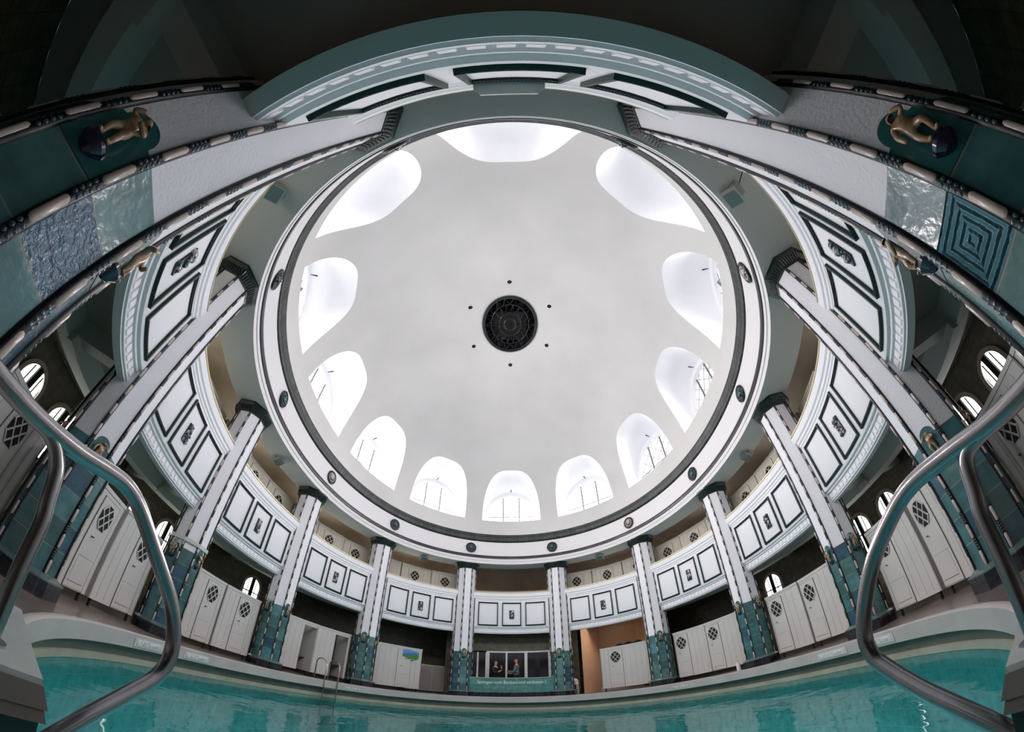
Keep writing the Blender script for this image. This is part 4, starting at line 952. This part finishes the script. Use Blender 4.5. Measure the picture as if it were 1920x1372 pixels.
# ------------------------------------------------------------------ camera (a full-frame fisheye lens), rails and piers next to it
CAMX, CAMY, PITCH, YAW, ROLL = -.0160, -1.1495, .8532, -.0591, -.0316
import json
CX, CY, K1, K3 = 926.154, 691.466, 1.4945, -.1137
cam = bpy.data.cameras.new('camera'); co = bpy.data.objects.new('camera', cam); COL.objects.link(co)
cam.type = 'PANO'; cam.panorama_type = 'FISHEYE_LENS_POLYNOMIAL'; cam.sensor_width = 36; cam.sensor_fit = 'HORIZONTAL'
kk = 36/1920.
cam.fisheye_polynomial_k0 = 0; cam.fisheye_polynomial_k1 = -K1/(1000*kk); cam.fisheye_polynomial_k2 = 0; cam.fisheye_polynomial_k3 = -K3/(1000*kk)**3; cam.fisheye_polynomial_k4 = 0
cam.fisheye_fov = pi*1.2; cam.shift_x = (960-CX)/1920; cam.shift_y = (CY-686)/1372; cam.clip_start = .02; cam.clip_end = 200
def wv(v): x, y, z = v; return Vector((cos(YAW)*x+sin(YAW)*y, -sin(YAW)*x+cos(YAW)*y, z))
Rv, Uv, Fv = wv((1, 0, 0)), wv((0, -sin(PITCH), cos(PITCH))), wv((0, cos(PITCH), sin(PITCH)))
ix = Rv*cos(ROLL)-Uv*sin(ROLL); iy = Rv*sin(ROLL)+Uv*cos(ROLL)
co.matrix_world = Matrix.Translation((CAMX*S, CAMY*S, ZD*S)) @ Matrix(((ix.x, iy.x, -Fv.x, 0), (ix.y, iy.y, -Fv.y, 0), (ix.z, iy.z, -Fv.z, 0), (0, 0, 0, 1)))
SC.camera = co
EX, EY, EZ = CAMX*S, CAMY*S, ZD*S
def smooth_path(pts, n=4):
    out = []; pts = [Vector(p) for p in pts]
    for i in range(len(pts)-1):
        p0, p1, p2, p3 = pts[max(i-1, 0)], pts[i], pts[i+1], pts[min(i+2, len(pts)-1)]
        for k in range(n):
            t = k/n; out.append(.5*((2*p1)+(p2-p0)*t+(2*p0-5*p1+4*p2-p3)*t*t+(3*p1-p0-3*p2+p3)*t**3))
    return out+[pts[-1]]
rails = {-1: [(-.75, -.64), (-.75, -.1), (-.72, .08), (-.62, .15), (-.3, .16), (.15, .163), (.36, .182), (.47, .203), (.54, .207), (.615, .178), (.74, .09), (.83, .01), (.878, -.07), (.890, -.14), (.86, -.205), (.78, -.27), (.69, -.34), (.62, -.40), (.48, -.52)],
         1: [(-.75, -.64), (-.75, -.1), (-.72, .05), (-.62, .11), (-.3, .12), (.18, .132), (.38, .162), (.50, .171), (.59, .145), (.70, .08), (.78, -.01), (.818, -.09), (.812, -.15), (.77, -.20), (.69, -.27), (.61, -.33), (.53, -.39), (.42, -.48)]}
for sg in (-1, 1):
    e = empty('pool_handrail', Matrix.Translation((EX+.9*sg, EY, 0)), ('left' if sg < 0 else 'right')+' bent chrome handrail beside the pool steps, nearest the camera', 'handrail', None)
    m = MB(); m.tube([(0, y, z+EZ) for y, z in [(v.x, v.y) for v in smooth_path([(a, b, 0) for a, b in rails[sg]], 5)]], .0225, 16)
    o = m.build('rail_tube', 'steel', smooth=60); o.parent = e
    yy = .40
    m = MB(); m.tube([(v.x, v.y, v.z) for v in smooth_path([(0, .20, EZ+(.167 if sg < 0 else .136)), (0, .30, EZ+(.168 if sg < 0 else .142)), (0, .355, EZ+.13), (0, .380, EZ+.06), (0, .395, EZ), (0, yy, EZ-.15), (0, yy, EZ-.251)], 5)], .019, 12)
    o = m.build('post', 'steel', smooth=60); o.parent = e
    m = MB(); m.prism([(.035*cos(2*pi*i/14), yy+.035*sin(2*pi*i/14)) for i in range(14)], EZ-.2515, EZ-.243); o = m.build('flange', 'steel'); o.parent = e
    # stair-side pier
    if sg < 0: cor = [(.79, -.62), (.78, .47), (1.36, .665), (1.5, -.62)]
    else: cor = [(.80, -.62), (.80, .425), (1.36, .585), (1.5, -.62)]
    base = [(x*sg, y) for x, y in cor]
    grow_ = lambda d: [((x-d if i < 2 else x+d)*sg, (y+d if 0 < i < 3 else y-d)) for i, (x, y) in enumerate(cor)]
    e = empty('stair_pier', Matrix.Translation((EX, EY, 0)), ('left' if sg < 0 else 'right')+' stone-topped pier at the pool steps carrying a handrail post', 'pier')
    zt = EZ-.25 if sg < 0 else EZ-.245
    m = MB(); m.prism(base, zt-.012, zt); o = m.build('top_slab', 'pier_top'); o.parent = e
    m = MB(); m.prism(grow_(.018), zt-.052, zt-.012, 0, pts1=grow_(.004)); m.prism(grow_(.020), zt-.078, zt-.052, 0, pts1=grow_(.012)); o = m.build('moulding', 'pier_mould'); o.parent = e
    m = MB(); m.prism(grow_(.010), -.60, zt-.078); o = m.build('body', 'pier_body'); o.parent = e
    m = MB(); q = [(x*sg, y) for x, y in ((.845, -.5), (.835, .40), (.843, .40), (.853, -.5))]; m.prism(q, zt, zt+.0015); o = m.build('slab_joint', 'pier_mould'); o.parent = e

# ------------------------------------------------------------------ light
W = bpy.data.worlds.new('world'); SC.world = W; W.use_nodes = True
W.node_tree.nodes['Background'].inputs[0].default_value = (.8, .9, 1, 1); W.node_tree.nodes['Background'].inputs[1].default_value = .6
SC.view_settings.view_transform = 'Standard'; SC.view_settings.look = 'None'; SC.view_settings.gamma = 1; SC.view_settings.exposure = 0.12
SC.view_settings.use_curve_mapping = False
cy = SC.cycles; cy.use_denoising = True; cy.max_bounces = 8; cy.diffuse_bounces = 5; cy.glossy_bounces = 4; cy.transparent_max_bounces = 8; cy.sample_clamp_indirect = 6; cy.caustics_reflective = False; cy.adaptive_threshold = .015
